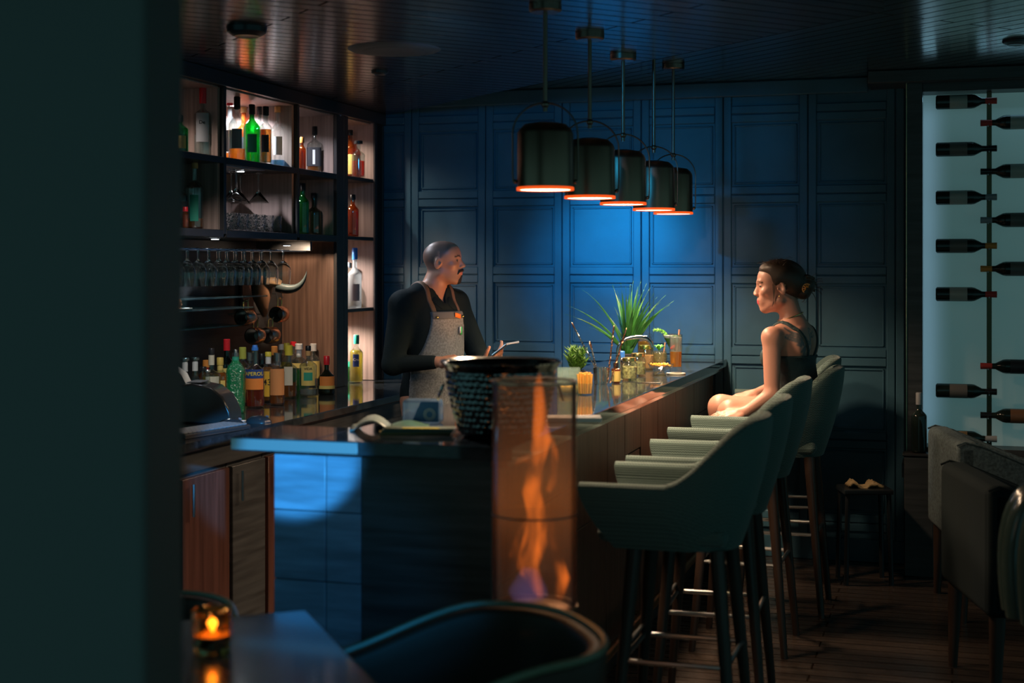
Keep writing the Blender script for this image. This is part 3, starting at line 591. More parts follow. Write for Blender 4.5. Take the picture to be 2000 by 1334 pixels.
# faint glassware in the dark cubby by the corner
for z, n in ((zl, 2), (1.317, 2), (CZ, 3)):
    for i in range(n):
        gl_lathe('highball_glass', [(0, 0), (.030, 0), (.033, .13), (.031, .13), (.028, .01), (0, .009)], (-3.235, yf+.06+i*.075 - (0 if n < 3 else .015), z+.0005), 'highball glass in the unlit cubby beside the back wall, %s shelf' % {zl: 'upper', 1.317: 'middle', CZ: 'lowest'}[z], 'glass', 'highball glasses on the %s dark shelf' % {zl: 'upper', 1.317: 'middle', CZ: 'lowest'}[z])
# bull skull trophy
xk, yk = NX+.02, on_x(520, -3.38)
sk = thing('bull_skull', (-3.40, yk, 1.450), 0, 'carved wooden bull head trophy with dark curved horns on the niche wall', 'trophy')
bone = mat('carved_bone', (.34, .17, .09), .45, bump=('noise', 40, .3, .004)); horn = mat('black_horn', (.045, .06, .06), .2, coat=.6)
tl = R(-27)
def sp(u, v, d): # u: toward camera right, v up, d depth toward room
    return (u*math.cos(TH)+d*math.sin(TH), u*math.sin(TH)-d*math.cos(TH), v)
MB().tube([sp(0, .03, 0), sp(0, .0, .02), sp(0.0, -.06, .03), sp(.005, -.10, .03), sp(.01, -.135, .02), sp(.01, -.155, .01)], [.045, .058, .048, .032, .022, .012], 14).build('face', bone, sk)
MB().tube([sp(-.01, .0, .03), sp(.03, .02, .05), sp(.07, .02, .045), sp(.10, .01, .04)], [.012, .028, .026, .018], 12).build('brow', mat('carved_bone_light', (.42, .26, .15), .3), sk)
MB().tube(bez(sp(.08, -.005, .035), sp(.21, -.05, .05), sp(.235, .075, .05), 16), [.026*(1-(i/16)**1.6)+.001 for i in range(17)], 14).build('horn', horn, sk)
MB().tube(bez(sp(-.045, .03, .01), sp(-.10, .05, .0), sp(-.12, .12, .02), 10), [.022*(1-(i/10)**1.5)+.001 for i in range(11)], 12).build('horn', horn, sk)
MB().rbox(-.10, -.085, -.065, .075, -.15, .09, .01, 2).build('mount_plaque', CABW, sk)
# copper mugs hanging from hooks
def mug(px, py, rot, label):
    X = -3.36; y = on_x(px, X); z = z_at(py, X, y)
    t = thing('copper_mug', (X, y, z), 0, label, 'mug', 'copper mugs hanging on hooks')
    a = R(-98 + rot); M = Matrix.Rotation(a, 4, 'Z') @ Matrix.Rotation(R(90), 4, 'Y')
    P = [(0, -.075), (.034, -.075), (.042, -.06), (.044, 0), (.041, .012), (.0395, .012), (.0425, 0), (.0405, -.058), (.033, -.072), (0, -.072)]
    MB().lathe(P, 28, M=M).build('cup', COPPER, t); MB().lathe([(.0385, .006), (.0402, -.0), (.0392, -.05), (.032, -.068), (0, -.068), (0, -.0675), (.031, -.0675), (.038, -.05), (.0385, .006)], 28, M=M).build('lining', mat('tinned_lining', (.33, .31, .29), .3, 1), t)
    dx = M.to_3x3() @ Vector((0, 0, 1))
    pts = [dx*-.05 + Vector((0, 0, .043)), dx*-.05 + Vector((0, 0, .075)), dx*-.03 + Vector((0, 0, .085)), dx*-.01 + Vector((0, 0, .075)), dx*-.008 + Vector((0, 0, .042))]
    MB().tube(pts, .004, 8).build('handle', GOLD, t)
    h = thing('wall_hook', (X, y, z+.077), 0, 'metal hook carrying the ' + label.replace('copper mug ', 'copper mug hanging '), 'hook')
    b0 = dx*-.03; MB().tube([(NX+.012-X, b0.y, .03), (b0.x-.02, b0.y, .03), (b0.x-.012, b0.y, -.002), (b0.x+.01, b0.y, .0), (b0.x+.018, b0.y, .015)], .003, 6).build('hook_bar', STEEL, h)
mug(473, 620, 0, 'copper mug at the upper left under the bull head'); mug(541, 614, 6, 'copper mug at the upper right under the horn')
mug(493, 656, 4, 'copper mug at the lower left just above the bottles'); mug(522, 655, 2, 'copper mug at the lower right, open end showing')
# ---------------------------------------------------------------- till corner on the back counter
def at_c(px, py, z=CZ): return on_z(px, py, z)
x, y = at_c(318, 845); 
t = thing('pos_monitor', (-2.93, 4.76, CZ), R(8), 'tilted touch screen till with a blue display at the left edge of the counter', 'monitor')
MB().rbox(-.09, .09, -.10, .10, 0, .015, .006, 2).build('base', PLASTIC, t); MB().rbox(-.03, .0, -.03, .03, .015, .10, .006, 2).build('stand', PLASTIC, t)
Mx = Matrix.Translation((0.02, 0, .16)) @ Matrix.Rotation(R(-32), 4, 'Y')
MB().rbox(-.012, .012, -.16, .16, -.115, .115, .008, 2, M=Mx).build('screen_case', PLASTIC, t)
MB().rbox(.0121, .0135, -.145, .145, -.10, .10, .0004, 1, M=Mx).build('screen', mat('screen_blue', (.05, .2, .6), .3, emis=(.08, .35, 1), estr=.45), t)
t = thing('receipt_printer', (-2.99, 5.36, CZ), R(12), 'black receipt printer with rounded lid and paper slip behind the keyboard', 'printer')
P = []
for x_, z_ in [(-.12, 0), (-.12, .13), (-.10, .155), (-.03, .165), (.05, .15), (.10, .11), (.13, .05), (.135, 0)]: P.append((x_, z_))
m = MB(); n = len(P); vs = [(a, -.085, b) for a, b in P] + [(a, .085, b) for a, b in P]; m.add(vs, [tuple(range(n))[::-1], tuple(range(n, 2*n))] + [(i, (i+1) % n, n+(i+1) % n, n+i) for i in range(n)])
o = m.build('body', PLASTIC, t, ang=50); md = o.modifiers.new('b', 'BEVEL'); md.width = .008; md.segments = 3; md.limit_method = 'ANGLE'
MB().rbox(-.06, .0, -.06, .06, .166, .170, .002, 1).build('lid', mat('grey_plastic', (.16, .17, .19), .35), t)
MB().grid([[(-.07, -.04, .16), (-.09, -.04, .20), (-.13, -.04, .23)], [(-.07, .04, .16), (-.09, .04, .20), (-.13, .04, .23)]]).build('paper_slip', WHITE, t)
MB().rbox(.101, .104, -.07, -.064, .05, .054, .001, 1).build('status_light', mat('green_led', (0, .5, .1), .4, emis=(.05, 1, .2), estr=3), t)
x, y = at_c(400, 846)
ka, kb = at_c(340, 852), at_c(465, 832)
t = thing('keyboard', (x, y, CZ), math.atan2(kb[1]-ka[1], kb[0]-ka[0]), 'black computer keyboard with grey keys at the left end of the counter', 'keyboard')
MB().rbox(-.20, .20, -.07, .07, 0, .018, .005, 2).build('case', PLASTIC, t)
kc = mat('grey_keys', (.23, .25, .27), .45)
for r_ in range(5):
    for c_ in range(15):
        MB().rbox(-.192+c_*.0258, -.170+c_*.0258, .040-r_*.0245, .060-r_*.0245, .0182, .024+r_*.0, .002, 1).build('key', kc, t)
for px, py, lt, rz in ((452, 832, 'black computer mouse just right of the keyboard', .8), (505, 826, 'dark rounded mouse-like pad on the counter edge right of the other mouse', .3)):
    x, y = at_c(px, py); t = thing('computer_mouse', (x, y, CZ), rz, lt, 'mouse')
    m = MB(); m.sphere((0, 0, 0), (.055, .032, .032), 10); m.v = [(a, b, max(c, 0)) for a, b, c in m.v]; m.build('shell', PLASTIC, t); MB().tube([(.03, 0, .0295), (.042, 0, .0255)], .004, 8).build('scroll_wheel', mat('grey_plastic'), t)
x, y = at_c(455, 823)
tag(MB().rbox(x-.05, x+.05, y-.03, y+.03, CZ+.0005, CZ+.004, .001, 1).build('paper_slip', WHITE), 'small white slip of paper under the dimpled green bottle', 'paper')

# ---------------------------------------------------------------- the bar
bar = thing('bar', (0, 0, 0), 0, 'long L-shaped bar with polished black granite top and timber front', 'bar')
m = MB(); m.rbox(BX0, BX1, 3.775, WY-.03, BZ-.04, BZ, .004, 2); m.build('worktop', MARBLE, bar)
m = MB(); m.rbox(-2.02, BX0-.0005, 3.775, 4.10, BZ-.04, BZ, .004, 2); m.build('worktop_return', MARBLE, bar)
part('body', BLACKW, bar, (BX0+.05, BX1-.09, 3.88, WY-.04, .0, BZ-.041), (-1.93, BX0+.049, 3.88, 4.05, 0, BZ-.041))
TILE = mat('slate_tile', (.16, .20, .25), .35, noise=((4, 4, 30), .3))
xs = [on_y(535, 3.87), on_y(637, 3.87), on_y(706, 3.87)]
for i in (0, 1):
    for a, b in ((0.08, .40), (.403, .62), (.623, .826), (.829, 1.005)):
        part('front_tile', TILE, bar, (xs[i]+.0015, xs[i+1]-.0015, 3.868, 3.881, a, b), r=.002)
part('edge_light_catcher', mat('satin_edge', (.5, .5, .5), .35, .7), bar, (-2.02, -1.62, 3.7735, 3.7749, BZ-.036, BZ-.004), r=.0003)  # added bright strip so the slab edge catches the blue light
part('end_panel', BLACKW, bar, (xs[2]+.002, BX1-.088, 3.866, 3.881, .02, 1.005))
FW = mat('bar_front_wood', (.13, .075, .055), .4, noise=((40, 40, 2.5), .35))
random.seed(3); yv = 3.885; zz = .79
while yv < WY-.1:
    wd_ = random.choice((.30, .42, .36, .5)); e = min(yv+wd_, WY-.05); s_ = random.choice((.72, .80, .64))
    part('front_board', FW, bar, (BX1-.0895, BX1-.072, yv+.003, e-.003, s_+.003, BZ-.045)); part('front_board', FW, bar, (BX1-.0895, BX1-.076, yv+.003, e-.003, .10, s_-.003)); yv = e
part('edge_band', mat('polished_rosewood', (.17, .075, .055), .12, coat=.6), bar, (BX1-.07, BX1-.02, 3.80, WY-.05, BZ-.062, BZ-.0405))
MB().tube([(BX1-.01, 3.95, .17), (BX1-.01, WY-.1, .17)], .018, 12).build('foot_rail', mat('dull_brass', (.25, .18, .09), .35, 1), bar)
for q in (4.3, 5.6, 6.9): MB().tube([(BX1-.01, q, .17), (BX1-.085, q, .17)], .01, 8).build('rail_bracket', mat('dull_brass'), bar)

part('work_light', mat('work_led', (1, .8, .5), .5, emis=(1, .62, .3), estr=3), bar, (BX0+.02, BX0+.04, 5.9, 6.9, BZ-.05, BZ-.0405))  # added glowing strip, an invented source for the bartender's warm light
lamp('SPOT', 'work_light_beam', (BX0+.02, 6.35, BZ-.03), 42, (1, .42, .15), (-2.38, 6.6, 1.55), spot_size=R(44), spot_blend=1, shadow_soft_size=.06)  # added fill from below on the bartender's face
# things on the bar ------------------------------------------------------------
def at_b(px, py): return on_z(px, py, BZ)
E = .0006
# hammered bowl with ring handles
zcb = 4.22; x, y = c2w(978, zcb)
t = thing('ice_bowl', (x, y, BZ+E), TH, 'large hammered metal ice bowl with flared rim on the near end of the bar', 'bowl')
prof = [(0, 0), (.105, 0), (.118, .006), (.128, .03), (.142, .08), (.152, .13), (.158, .17), (.163, .195), (.172, .210), (.178, .216), (.180, .219), (.177, .222), (.168, .217), (.158, .200), (.150, .16), (.138, .08), (.120, .03), (.10, .012), (0, .010)]
n = 264; rows = []
for i in range(n):
    a = 2*math.pi*i/n; row = []
    fine = []
    for (r0, z0), (r1, z1) in zip(prof, prof[1:]):
        ns_ = max(1, math.ceil(math.hypot(r1-r0, z1-z0)/.0032))
        for s_ in range(ns_): u = s_/ns_; fine.append((r0+(r1-r0)*u, z0+(z1-z0)*u))
    fine.append(prof[-1])
    for q, (r_, z_) in enumerate(fine):
        dm = 0
        if .015 < z_ < .19 and r_ > .1:
            k_ = round(z_/.0175); da = 2*math.pi/44; off = (k_ % 2)*.5
            aa = (a/da + off) % 1 - .5; zz_ = z_/.0175 - k_
            dm = (.0030 + .0022*math.sin(round(a/da+off)*2.3 + k_*1.7))*max(0, 1-(aa*aa*4+zz_*zz_*4))
        row.append(((r_+dm)*math.cos(a), (r_+dm)*math.sin(a), z_))
    rows.append(row)
MB().grid(rows, closed_u=True).build('bowl_body', mat('hammered_metal', (.20, .19, .19), .05, 1), t, ang=180)
MB().lathe([(.1725, .211), (.1785, .2165), (.1805, .2195), (.177, .2235), (.168, .218), (.1725, .211)], 64).build('rim', CHROME, t)
for s_ in (-1, 1):
    MB().tube([(s_*.170 + s_*.014*math.sin(i*math.pi/8), -.0+.045*math.cos(i*math.pi/8), .15-.045*math.sin(i*math.pi/8)) for i in range(9)], .004, 8).build('ring_handle', CHROME, t)
# packet, menus, tray
x, y = at_b(826, 826)
t = thing('napkin_packet', (x, y, BZ+E), TH-.15, 'clear plastic wrapped packet with a blue panel and round emblem on the bar', 'packet')
MB().rbox(-.062, .062, -.03, .03, 0, .076, .012, 4).build('wrapper', thin_glass('cloudy_plastic', (.6, .75, .9), 1.6, .1, .5, (.30, .45, .65), (30, 1, .01)), t)
m = MB(); m.grid([[(.0-.02+.06*u*(1 if v > .0 else 0) , -.0306, .004+.068*v) if False else (-.015 + .072*u + .03*(v-.5)*(1-u), -.0308, .006+.064*v) for v in (0, .25, .5, .75, 1)] for u in (0, .25, .5, .75, 1)]); m.build('blue_panel', paint('packet_blue', (.04, .18, .50)), t)
for rr in (.017, .0115): MB().lathe([(rr, 0), (rr+.0018, 0), (rr+.0018, .001), (rr, .001), (rr, 0)], 28, M=Matrix.Translation((.028, -.0312, .03)) @ Matrix.Rotation(R(90), 4, 'X')).build('round_emblem', paint('emblem_white', (.6, .7, .78)), t)
x, y = at_b(757, 838)
t = thing('open_menu', (x+.0, y+.02, BZ+E), TH+.05, 'open glossy drinks menu with curling pale pages left on the bar end', 'menu')
for sgn, nm in ((-1, 'page'), (1, 'page')):
    P1 = [[(sgn*.12*u, v*.09, .003+.030*math.sin(min(1, u*1.1)*math.pi)*(1 if sgn < 0 else .4)) for v in (-1, -.5, 0, .5, 1)] for u in [i/10 for i in range(11)]]
    o = MB().grid(P1).build(nm, [mat('page_pale', (.50, .62, .60), .25), mat('page_green', (.10, .22, .15), .3)][sgn > 0], t); sd = o.modifiers.new('s', 'SOLIDIFY'); sd.thickness = .0015
x, y = at_b(812, 846)
for i, (c_, lt) in enumerate((((.30, .25, .10), 'lowest menu of the small fanned stack beside the packet'), ((.10, .16, .13), 'dark green cover menu in the middle of the fanned stack'), ((.20, .23, .17), 'menu with a yellow stripe on top of the fanned stack'))):
    o = MB().rbox(-.105, .105, -.032, .032, 0, .006, .001, 1).build('menu', paint('menu_%d' % i, c_, .3)); o.location = (x+.010*i, y-.008-.004*i, BZ+E+.0066*i); o.rotation_euler = (0, 0, TH+.12-.1*i); tag(o, lt, 'menu', 'menus stacked on the bar end')
    if i == 2: MB().rbox(-.05, .06, -.0325, -.012, .0061, .0066, .0001, 1).build('stripe', paint('stripe_yellow', (.7, .55, .05)), o)
x, y = at_b(1121, 823)
t = thing('serving_tray', (x, y, BZ+E), TH, 'bright white rectangular tray overhanging the front edge of the bar', 'tray')
m = MB(); m.rbox(-.088, .088, -.035, .035, 0, .006, .002, 2); m.build('plate', mat('white_ceramic', (.85, .85, .86), .2), t); m = MB(); m.rbox(-.088, .088, -.035, -.031, .006, .016, .0015, 1); m.rbox(-.088, .088, .031, .035, .006, .016, .0015, 1); m.build('rim', mat('white_ceramic'), t)
# square tub, sticks, herb pot
x, y = at_b(1121, 770)
t = thing('square_tub', (x-.03, y+.03, BZ+E), TH, 'clear square tub with orange peel at its bottom on the bar', 'tub')
m = MB(); m.rbox(-.045, .045, -.04, .04, 0, .10, .004, 1); m.rbox(-.041, .041, -.036, .036, .004, .12, .003, 1)
o = MB()
for b in ((-.045, -.042, -.04, .04, 0, .10), (.042, .045, -.04, .04, 0, .10), (-.042, .042, -.04, -.037, 0, .10), (-.042, .042, .037, .04, 0, .10), (-.042, .042, -.037, .037, 0, .004)): o.box(*b)
o.build('tub_wall', thin_glass('thin_clear_plastic', (.85, .93, .9), 1.5, .08, .15, (.6, .8, .75)), t, smooth=False)
MB().rbox(-.04, .04, -.035, .035, .0045, .028, .008, 2).build('orange_peel', mat('orange_peel', (.85, .42, .03), .5, bump=('noise', 120, .6, .003)), t)
x, y = at_b(1143, 771)
t = thing('stick_tumbler', (x, y, BZ+E), 0, 'short glass crammed with golden wafer sticks in front of the square tub', 'tumbler')
MB().lathe([(0, 0), (.030, 0), (.033, .045), (.0315, .045), (.0285, .004), (0, .004)], 28).build('glass', GLASS, t)
st = paint('wafer', (.80, .42, .08), .6); random.seed(5)
for i in range(26):
    a = i*2.4; rr = .0045*math.sqrt(i)*1.02; x0_, y0_ = rr*math.cos(a), rr*math.sin(a); k_ = 1.28
    MB().tube([(x0_, y0_, .0045), (x0_*k_, y0_*k_, random.uniform(.078, .088))], .0036, 7).build('wafer_stick', st, t)
x, y = at_b(1126, 752)
t = thing('herb_pot', (x-.04, y+.16, BZ+E), 0, 'small pot of feathery green herbs behind the square tub', 'plant')
MB().lathe([(0, 0), (.03, 0), (.038, .05), (.035, .05), (.028, .01), (0, .01)], 24).build('pot', BLACKW, t); leafg = mat('herb_green', (.09, .22, .025), .5)
m = MB(); random.seed(11)
for i in range(34):
    a = random.uniform(0, 6.28); s_ = random.uniform(.01, .034); hgt = random.uniform(.09, .145)
    pts = bez((0.3*s_*math.cos(a), .3*s_*math.sin(a), .035), (s_*math.cos(a)*.7, s_*math.sin(a)*.7, hgt*.7), (s_*math.cos(a)*1.3, s_*math.sin(a)*1.3, hgt), 7); m.tube(pts, .0012, 4)
    for p in pts[2:]:
        for q in range(4):
            b_ = random.uniform(0, 6.28); m.tube([p, p + Vector((math.cos(b_)*.014, math.sin(b_)*.014, .01)), p + Vector((math.cos(b_)*.02, math.sin(b_)*.02, .018))], [.0018, .0014, .0004], 4)
m.build('foliage', leafg, t)
# utensil cup and bar spoons
x, y = at_b(1173, 750); ux, uy = x, y
t = thing('utensil_cup', (x, y, BZ+E), 0, 'steel cup holding bar spoons left of the tap', 'cup')
MB().lathe([(0, 0), (.028, 0), (.032, .07), (.0305, .07), (.0265, .004), (0, .004)], 24).build('cup_body', CHROME, t)
def twisted(p0, p1, mt, name, label, tip=.012, spoon=COPPER):
    p0, p1 = Vector(p0), Vector(p1); t = thing(name, p0, 0, label, 'bar spoon'); dv_ = p1-p0; L_ = dv_.length; q = dv_.to_track_quat('Z', 'Y').to_matrix().to_4x4()
    m = MB(); m.T = q
    for ph in (0, math.pi): m.tube([(.0022*math.cos(ph+i*.9), .0022*math.sin(ph+i*.9), i*L_/60) for i in range(61)], .0021, 5)
    m.build('twisted_shaft', mt, t)
    m = MB(); m.T = q; m.sphere((0, 0, L_+tip*1.1), (tip*.6, tip*.3, tip*1.6), 8); m.build('spoon_end', spoon, t); return t
twisted((ux+.008, uy, BZ+.012), (on_z(1133, 660, 0)[0]*0+ux-.105, uy-.03, BZ+.235), CHROME, 'bar_spoon', 'long silver twisted bar spoon with copper tip leaning left out of the cup')
twisted((ux-.006, uy+.006, BZ+.012), (ux-.045, uy+.02, BZ+.15), CHROME, 'bar_spoon', 'short silver bar spoon leaning in the steel cup')
x2, y2 = at_b(1189, 752)
gcp = thing('mixing_beaker', (x2, y2, BZ+E), 0, 'narrow glass beaker holding two copper twisted spoons before the tap', 'beaker')
MB().lathe([(0, 0), (.022, 0), (.024, .055), (.0225, .055), (.0205, .004), (0, .004)], 20).build('glass', GLASS, gcp)
twisted((x2-.006, y2, BZ+.008), (x2+.022, y2-.012, BZ+.225), COPPER, 'bar_spoon', 'upright copper twisted bar spoon crossing the tap arch', .010)
twisted((x2+.004, y2+.006, BZ+.008), (x2+.062, y2+.03, BZ+.215), mat('dark_copper', (.45, .2, .1), .3, 1), 'bar_spoon', 'darker twisted bar spoon seen through the tap arch', .010)
# tap
x, y = at_b(1182, 748); y += .12; x += .03
t = thing('bar_tap', (x, y, BZ+E), TH, 'chrome swan neck tap arching over the bar', 'tap')
k_ = zc_of(x, y)/F
MB().lathe([(0, 0), (.022, 0), (.022, .006), (.013, .012), (.011, .11), (.009, .112), (0, .112)], 20).build('riser', CHROME, t)
MB().tube([(0, 0, .11), (.0, 0, .14), (.012, 0, .168), (.035, 0, .185), (.065, 0, .19), (.10, 0, .19), (.125, 0, .183), (.142, 0, .165), (.148, 0, .145)], .0085, 12).build('spout', CHROME, t)
MB().tube([(.0, -.01, .04), (.0, -.05, .05)], .005, 8).build('lever', CHROME, t)
# big leafy plant
px_, py_ = -1.56, 7.05
t = thing('potted_grass', (px_, py_, BZ+E), 0, 'large spiky green plant in a dark pot at the wall end of the bar', 'plant')
MB().lathe([(0, 0), (.04, 0), (.046, .06), (.043, .062), (.036, .01), (0, .01)], 28).build('pot', BLACKW, t); MB().lathe([(0, .055), (.042, .055), (.041, .05), (0, .05)], 24).build('soil', mat('soil', (.03, .02, .015), .9), t)
leafm = mat('palm_green', (.035, .15, .025), .35, noise=((20, 20, 6), .5)); random.seed(23)
def blade(tip, mid, wid, nm='leaf'):
    pts = bez((random.uniform(-.02, .02), random.uniform(-.02, .02), .05), mid, tip, 12); L0 = []; 
    for i, p in enumerate(pts):
        tg = (pts[min(i+1, 12)]-pts[max(i-1, 0)]).normalized(); sd_ = tg.cross(Vector((.3, -1, .1))).normalized(); w_ = wid*math.sin(min(1, .25+i/12*.9)*math.pi)**.6*(1-(i/12)**3)+.0006
        nrm = tg.cross(sd_); L0.append([p-sd_*w_, p+nrm*w_*.35, p+sd_*w_])
    o = MB().grid(L0).build(nm, leafm, t); s_ = o.modifiers.new('s', 'SOLIDIFY'); s_.thickness = .0008
def uvw(px, py, dy=0):                     # picture direction of a blade tip in the plane of the pot
    zc_ = zc_of(px_, py_) + dy; X_, Y_ = c2w(px, zc_); return Vector((X_-px_, Y_-py_, CAMZ + (HOR-py)*zc_/F - BZ))
tips = [(1196, 556), (1205, 568), (1212, 552), (1222, 560), (1231, 556), (1237, 548), (1246, 560), (1252, 549), (1258, 566), (1263, 554), (1270, 562), (1277, 574), (1284, 580), (1290, 590), (1300, 577), (1316, 588), (1308, 596), (1292, 604), (1200, 600), (1206, 625), (1213, 640), (1218, 612), (1103, 614), (1105, 596), (1137, 566), (1168, 600), (1150, 640), (1262, 628), (1275, 618), (1240, 590), (1228, 600), (1248, 575), (1234, 575), (1268, 590), (1282, 600), (1256, 600), (1225, 585), (1242, 605)]
for i, (a, b) in enumerate(tips):
    tp = uvw(a, b, random.uniform(-.18, .12)); far = a < 1180
    blade(tp, Vector((tp.x*.40, tp.y*.40, .10+(tp.z-.1)*(.62 if not far else .7))), (.0045 if far and i not in (22,) else random.uniform(.006, .010)))
# jars
def jar(px, py, r, h, label, lidc, fillc, knob=False, fillh=.6):
    x, y = at_b(px, py); t = thing('glass_jar', (x, y, BZ+E), 0, label, 'jar', 'glass jars grouped on the bar')
    MB().lathe([(0, 0), (r*.9, 0), (r, .006), (r, h*.72), (r*.8, h*.85), (r*.78, h*.9), (r*.74, h*.9), (r*.76, h*.84), (r*.94, h*.7), (r*.94, .008), (0, .007)], 28).build('glass', GLASS, t, ang=50)
    if fillc: MB().lathe([(0, .0075), (r*.92, .0085), (r*.92, h*fillh), (r*.5, h*fillh+.006), (0, h*fillh)], 24).build('contents', fillc, t, ang=50)
    if knob: MB().lathe([(0, h*.91), (r*.85, h*.91), (r*.92, h*.95), (r*.8, h*1.02), (r*.3, h*1.08), (r*.25, h*1.12), (r*.42, h*1.17), (r*.42, h*1.22), (r*.2, h*1.27), (0, h*1.27)], 28).build('lid', GLASS, t, ang=50)
    else: MB().lathe([(0, h+.003), (r*.84, h+.003), (r*.88, h), (r*.88, h*.87), (r*.86, h*.87), (r*.86, h*.905), (0, h*.905)], 28).build('lid', lidc, t)
    return t
spc = mat('spices', (.50, .26, .08), .7, bump=('noise', 150, .7, .004)); flw = mat('dried_petals', (.66, .52, .20), .7, noise=((90, 90, 90), .8)); hon = liquid('honey', (.9, .5, .05))
jar(1229, 742, .036, .095, 'open-shouldered mason jar with gold lid nearest the tap', GOLD, flw)
jar(1246, 734, .036, .100, 'mason jar with gold lid and petals in the middle of the jar group', GOLD, flw)
jar(1262, 722, .040, .115, 'green gold lidded jar behind the mason jars', mat('green_gold', (.55, .55, .10), .25, 1), spc)
jar(1261, 708, .043, .145, 'tall apothecary jar with a glass knob lid at the back of the jar group', None, hon, knob=True, fillh=.75)
jar(1218, 730, .026, .060, 'small spice jar with dark lid beside the bitters bottle', cB, spc)
x, y = at_b(1203, 748)
bottle('bitters_bottle', (x, y, BZ+E), .088, .019, 'small amber bitters bottle with yellow label', glass=GLASSB, liq=AMB, cap=cB, caph=.022, rn=.008, sh=.66, nk=.75, lab=(lY, .08, .58, 75), cat='bottle')
x, y = at_b(1212, 728)
bottle('bitters_bottle', (x, y+.02, BZ+E), .10, .020, 'small bottle with bright blue and white cap behind the amber one', cap=cBl, caph=.03, capr=.016, rn=.010, seal=(lW, .015), liq=AMB, cat='bottle')
# garnish bowl, coasters, drinks
x, y = at_b(1291, 733)
t = thing('garnish_bowl', (x, y, BZ+E), 0, 'low glass bowl heaped with orange garnish near the front edge', 'bowl')
MB().lathe([(0, 0), (.036, 0), (.038, .008), (.014, .014), (.016, .018), (.052, .035), (.060, .052), (.058, .052), (.050, .038), (.015, .022), (0, .021)], 30).build('glass', GLASS, t, ang=50)
m = MB(); random.seed(2)
for i in range(70): a = random.uniform(0, 6.28); rr = .046*math.sqrt(random.random()); m.sphere((rr*math.cos(a), rr*math.sin(a), .046 - (rr/.05)*.004+random.uniform(0, .008)), random.uniform(.003, .006), 5)
m.build('orange_garnish', mat('orange_crumb', (.85, .36, .03), .5), t)
o = MB().lathe([(0, 0), (.045, 0), (.046, .003), (.045, .006), (0, .006)], 28).build('coaster', lC); x, y = at_b(1320, 731); o.location = (x, y, BZ+E); tag(o, 'round pale coaster under the tall orange drink', 'coaster')
dx_, dy_ = x, y
t = thing('highball_drink', (x, y, BZ+.0072), TH, 'tall highball of orange drink with red flower, herb sprig and copper straw', 'drink')
MB().lathe([(0, 0), (.026, 0), (.027, .004), (.0305, .178), (.0288, .178), (.0255, .028), (0, .026)], 30).build('glass', GLASS, t, ang=50)
MB().lathe([(0, .0275), (.0248, .0285), (.0268, .098), (0, .098)], 28).build('drink', thin_glass('orange_juice', (.95, .6, .15), 1.2, .1, .75, (.90, .42, .03)), t, ang=50)
MB().tube([(.0, .0, .04), (.017, .005, .20)], .0042, 8).build('straw', mat('copper_straw', (.72, .36, .22), .35, .4), t)
m = MB(); random.seed(8)
for s_ in range(7):
    a = random.uniform(-.3, .3); pts = bez((-.008+.003*s_, 0, .08), (-.006+.003*s_, .004, .13), (-.014+.006*s_, -.004, .165), 8); m.tube(pts, .0011, 4)
    for p in pts[2:]:
        for q in range(3): b_ = random.uniform(0, 6.28); m.tube([p, p+Vector((math.cos(b_)*.004, math.sin(b_)*.004, .010))], [.0012, .0003], 4)
m.build('herb_sprig', leafg, t)
m = MB()
for a in range(6): m.sphere((-.014+.006*math.cos(a*1.05), -.010+.004*math.sin(a*1.05), .118+.005*math.sin(a*1.05+1)), (.006, .004, .006), 6)
m.build('red_flower', paint('petal_red', (.85, .07, .03)), t)
ICE = thin_glass('crushed_ice', (.85, .9, .9), 1.6, .1, .35, (.75, .8, .8), (200, 1, .004))
MB().lathe([(0, .0985), (.0262, .0985), (.0275, .165), (.0, .168)], 24).build('crushed_ice', ICE, t)
x, y = at_b(1303, 716)
t = thing('martini_drink', (x+.01, y+.03, BZ+E), TH, 'martini glass with layered green and white drink and rosemary sprig', 'drink')
MB().lathe([(0, 0), (.034, 0), (.035, .002), (.010, .006), (.004, .010), (.0035, .085), (.006, .090), (.042, .162), (.0408, .162), (.005, .0925), (0, .091)], 30).build('glass', GLASS, t, ang=50)
MB().lathe([(0, .0935), (.0055, .094), (.0300, .1405), (0, .1405)], 28).build('green_drink', thin_glass('green_juice', (.4, .8, .2), 1.2, .1, .75, (.22, .62, .06)), t); MB().lathe([(0, .141), (.0302, .141), (.0365, .153), (0, .155)], 28).build('foam', mat('foam', (.75, .82, .72), .7), t)
m = MB(); random.seed(9); pts = bez((-.01, 0, .15), (-.03, -.01, .185), (-.075, -.02, .182), 14); m.tube(pts, .0014, 5)
for p in pts[2:]:
    for q in range(7): b_ = random.uniform(0, 6.28); c_ = random.uniform(0, 6.28); m.tube([p, p+Vector((-.008+math.cos(b_)*.009, math.sin(c_)*.009, math.sin(b_)*.011))], [.0017, .0005], 4)
m.build('rosemary_sprig', mat('bright_herb', (.22, .62, .06), .5), t)
x, y = at_b(1283, 722)
t = thing('mint_drink', (x+.0, y+.05, BZ+E), TH, 'round ribbed glass with mint leaves and straw between the jars and the martini', 'drink')
MB().lathe([(0, 0), (.025, 0), (.026, .01), (.038, .035), (.041, .06), (.037, .088), (.0355, .088), (.039, .06), (.036, .037), (.024, .012), (0, .011)], 30).build('glass', thin_glass('ribbed_glass', (.88, .93, .88), 1.8, .04, .05, (.7, .8, .6), (110, 1, .004)), t, ang=50)
MB().lathe([(0, .012), (.023, .013), (.035, .038), (.0378, .06), (.036, .078), (0, .08)], 26).build('drink', thin_glass('pale_drink', (.85, .75, .45), 1.2, .1, .5, (.75, .6, .25)), t)
mint = mat('mint_green', (.12, .62, .08), .45)
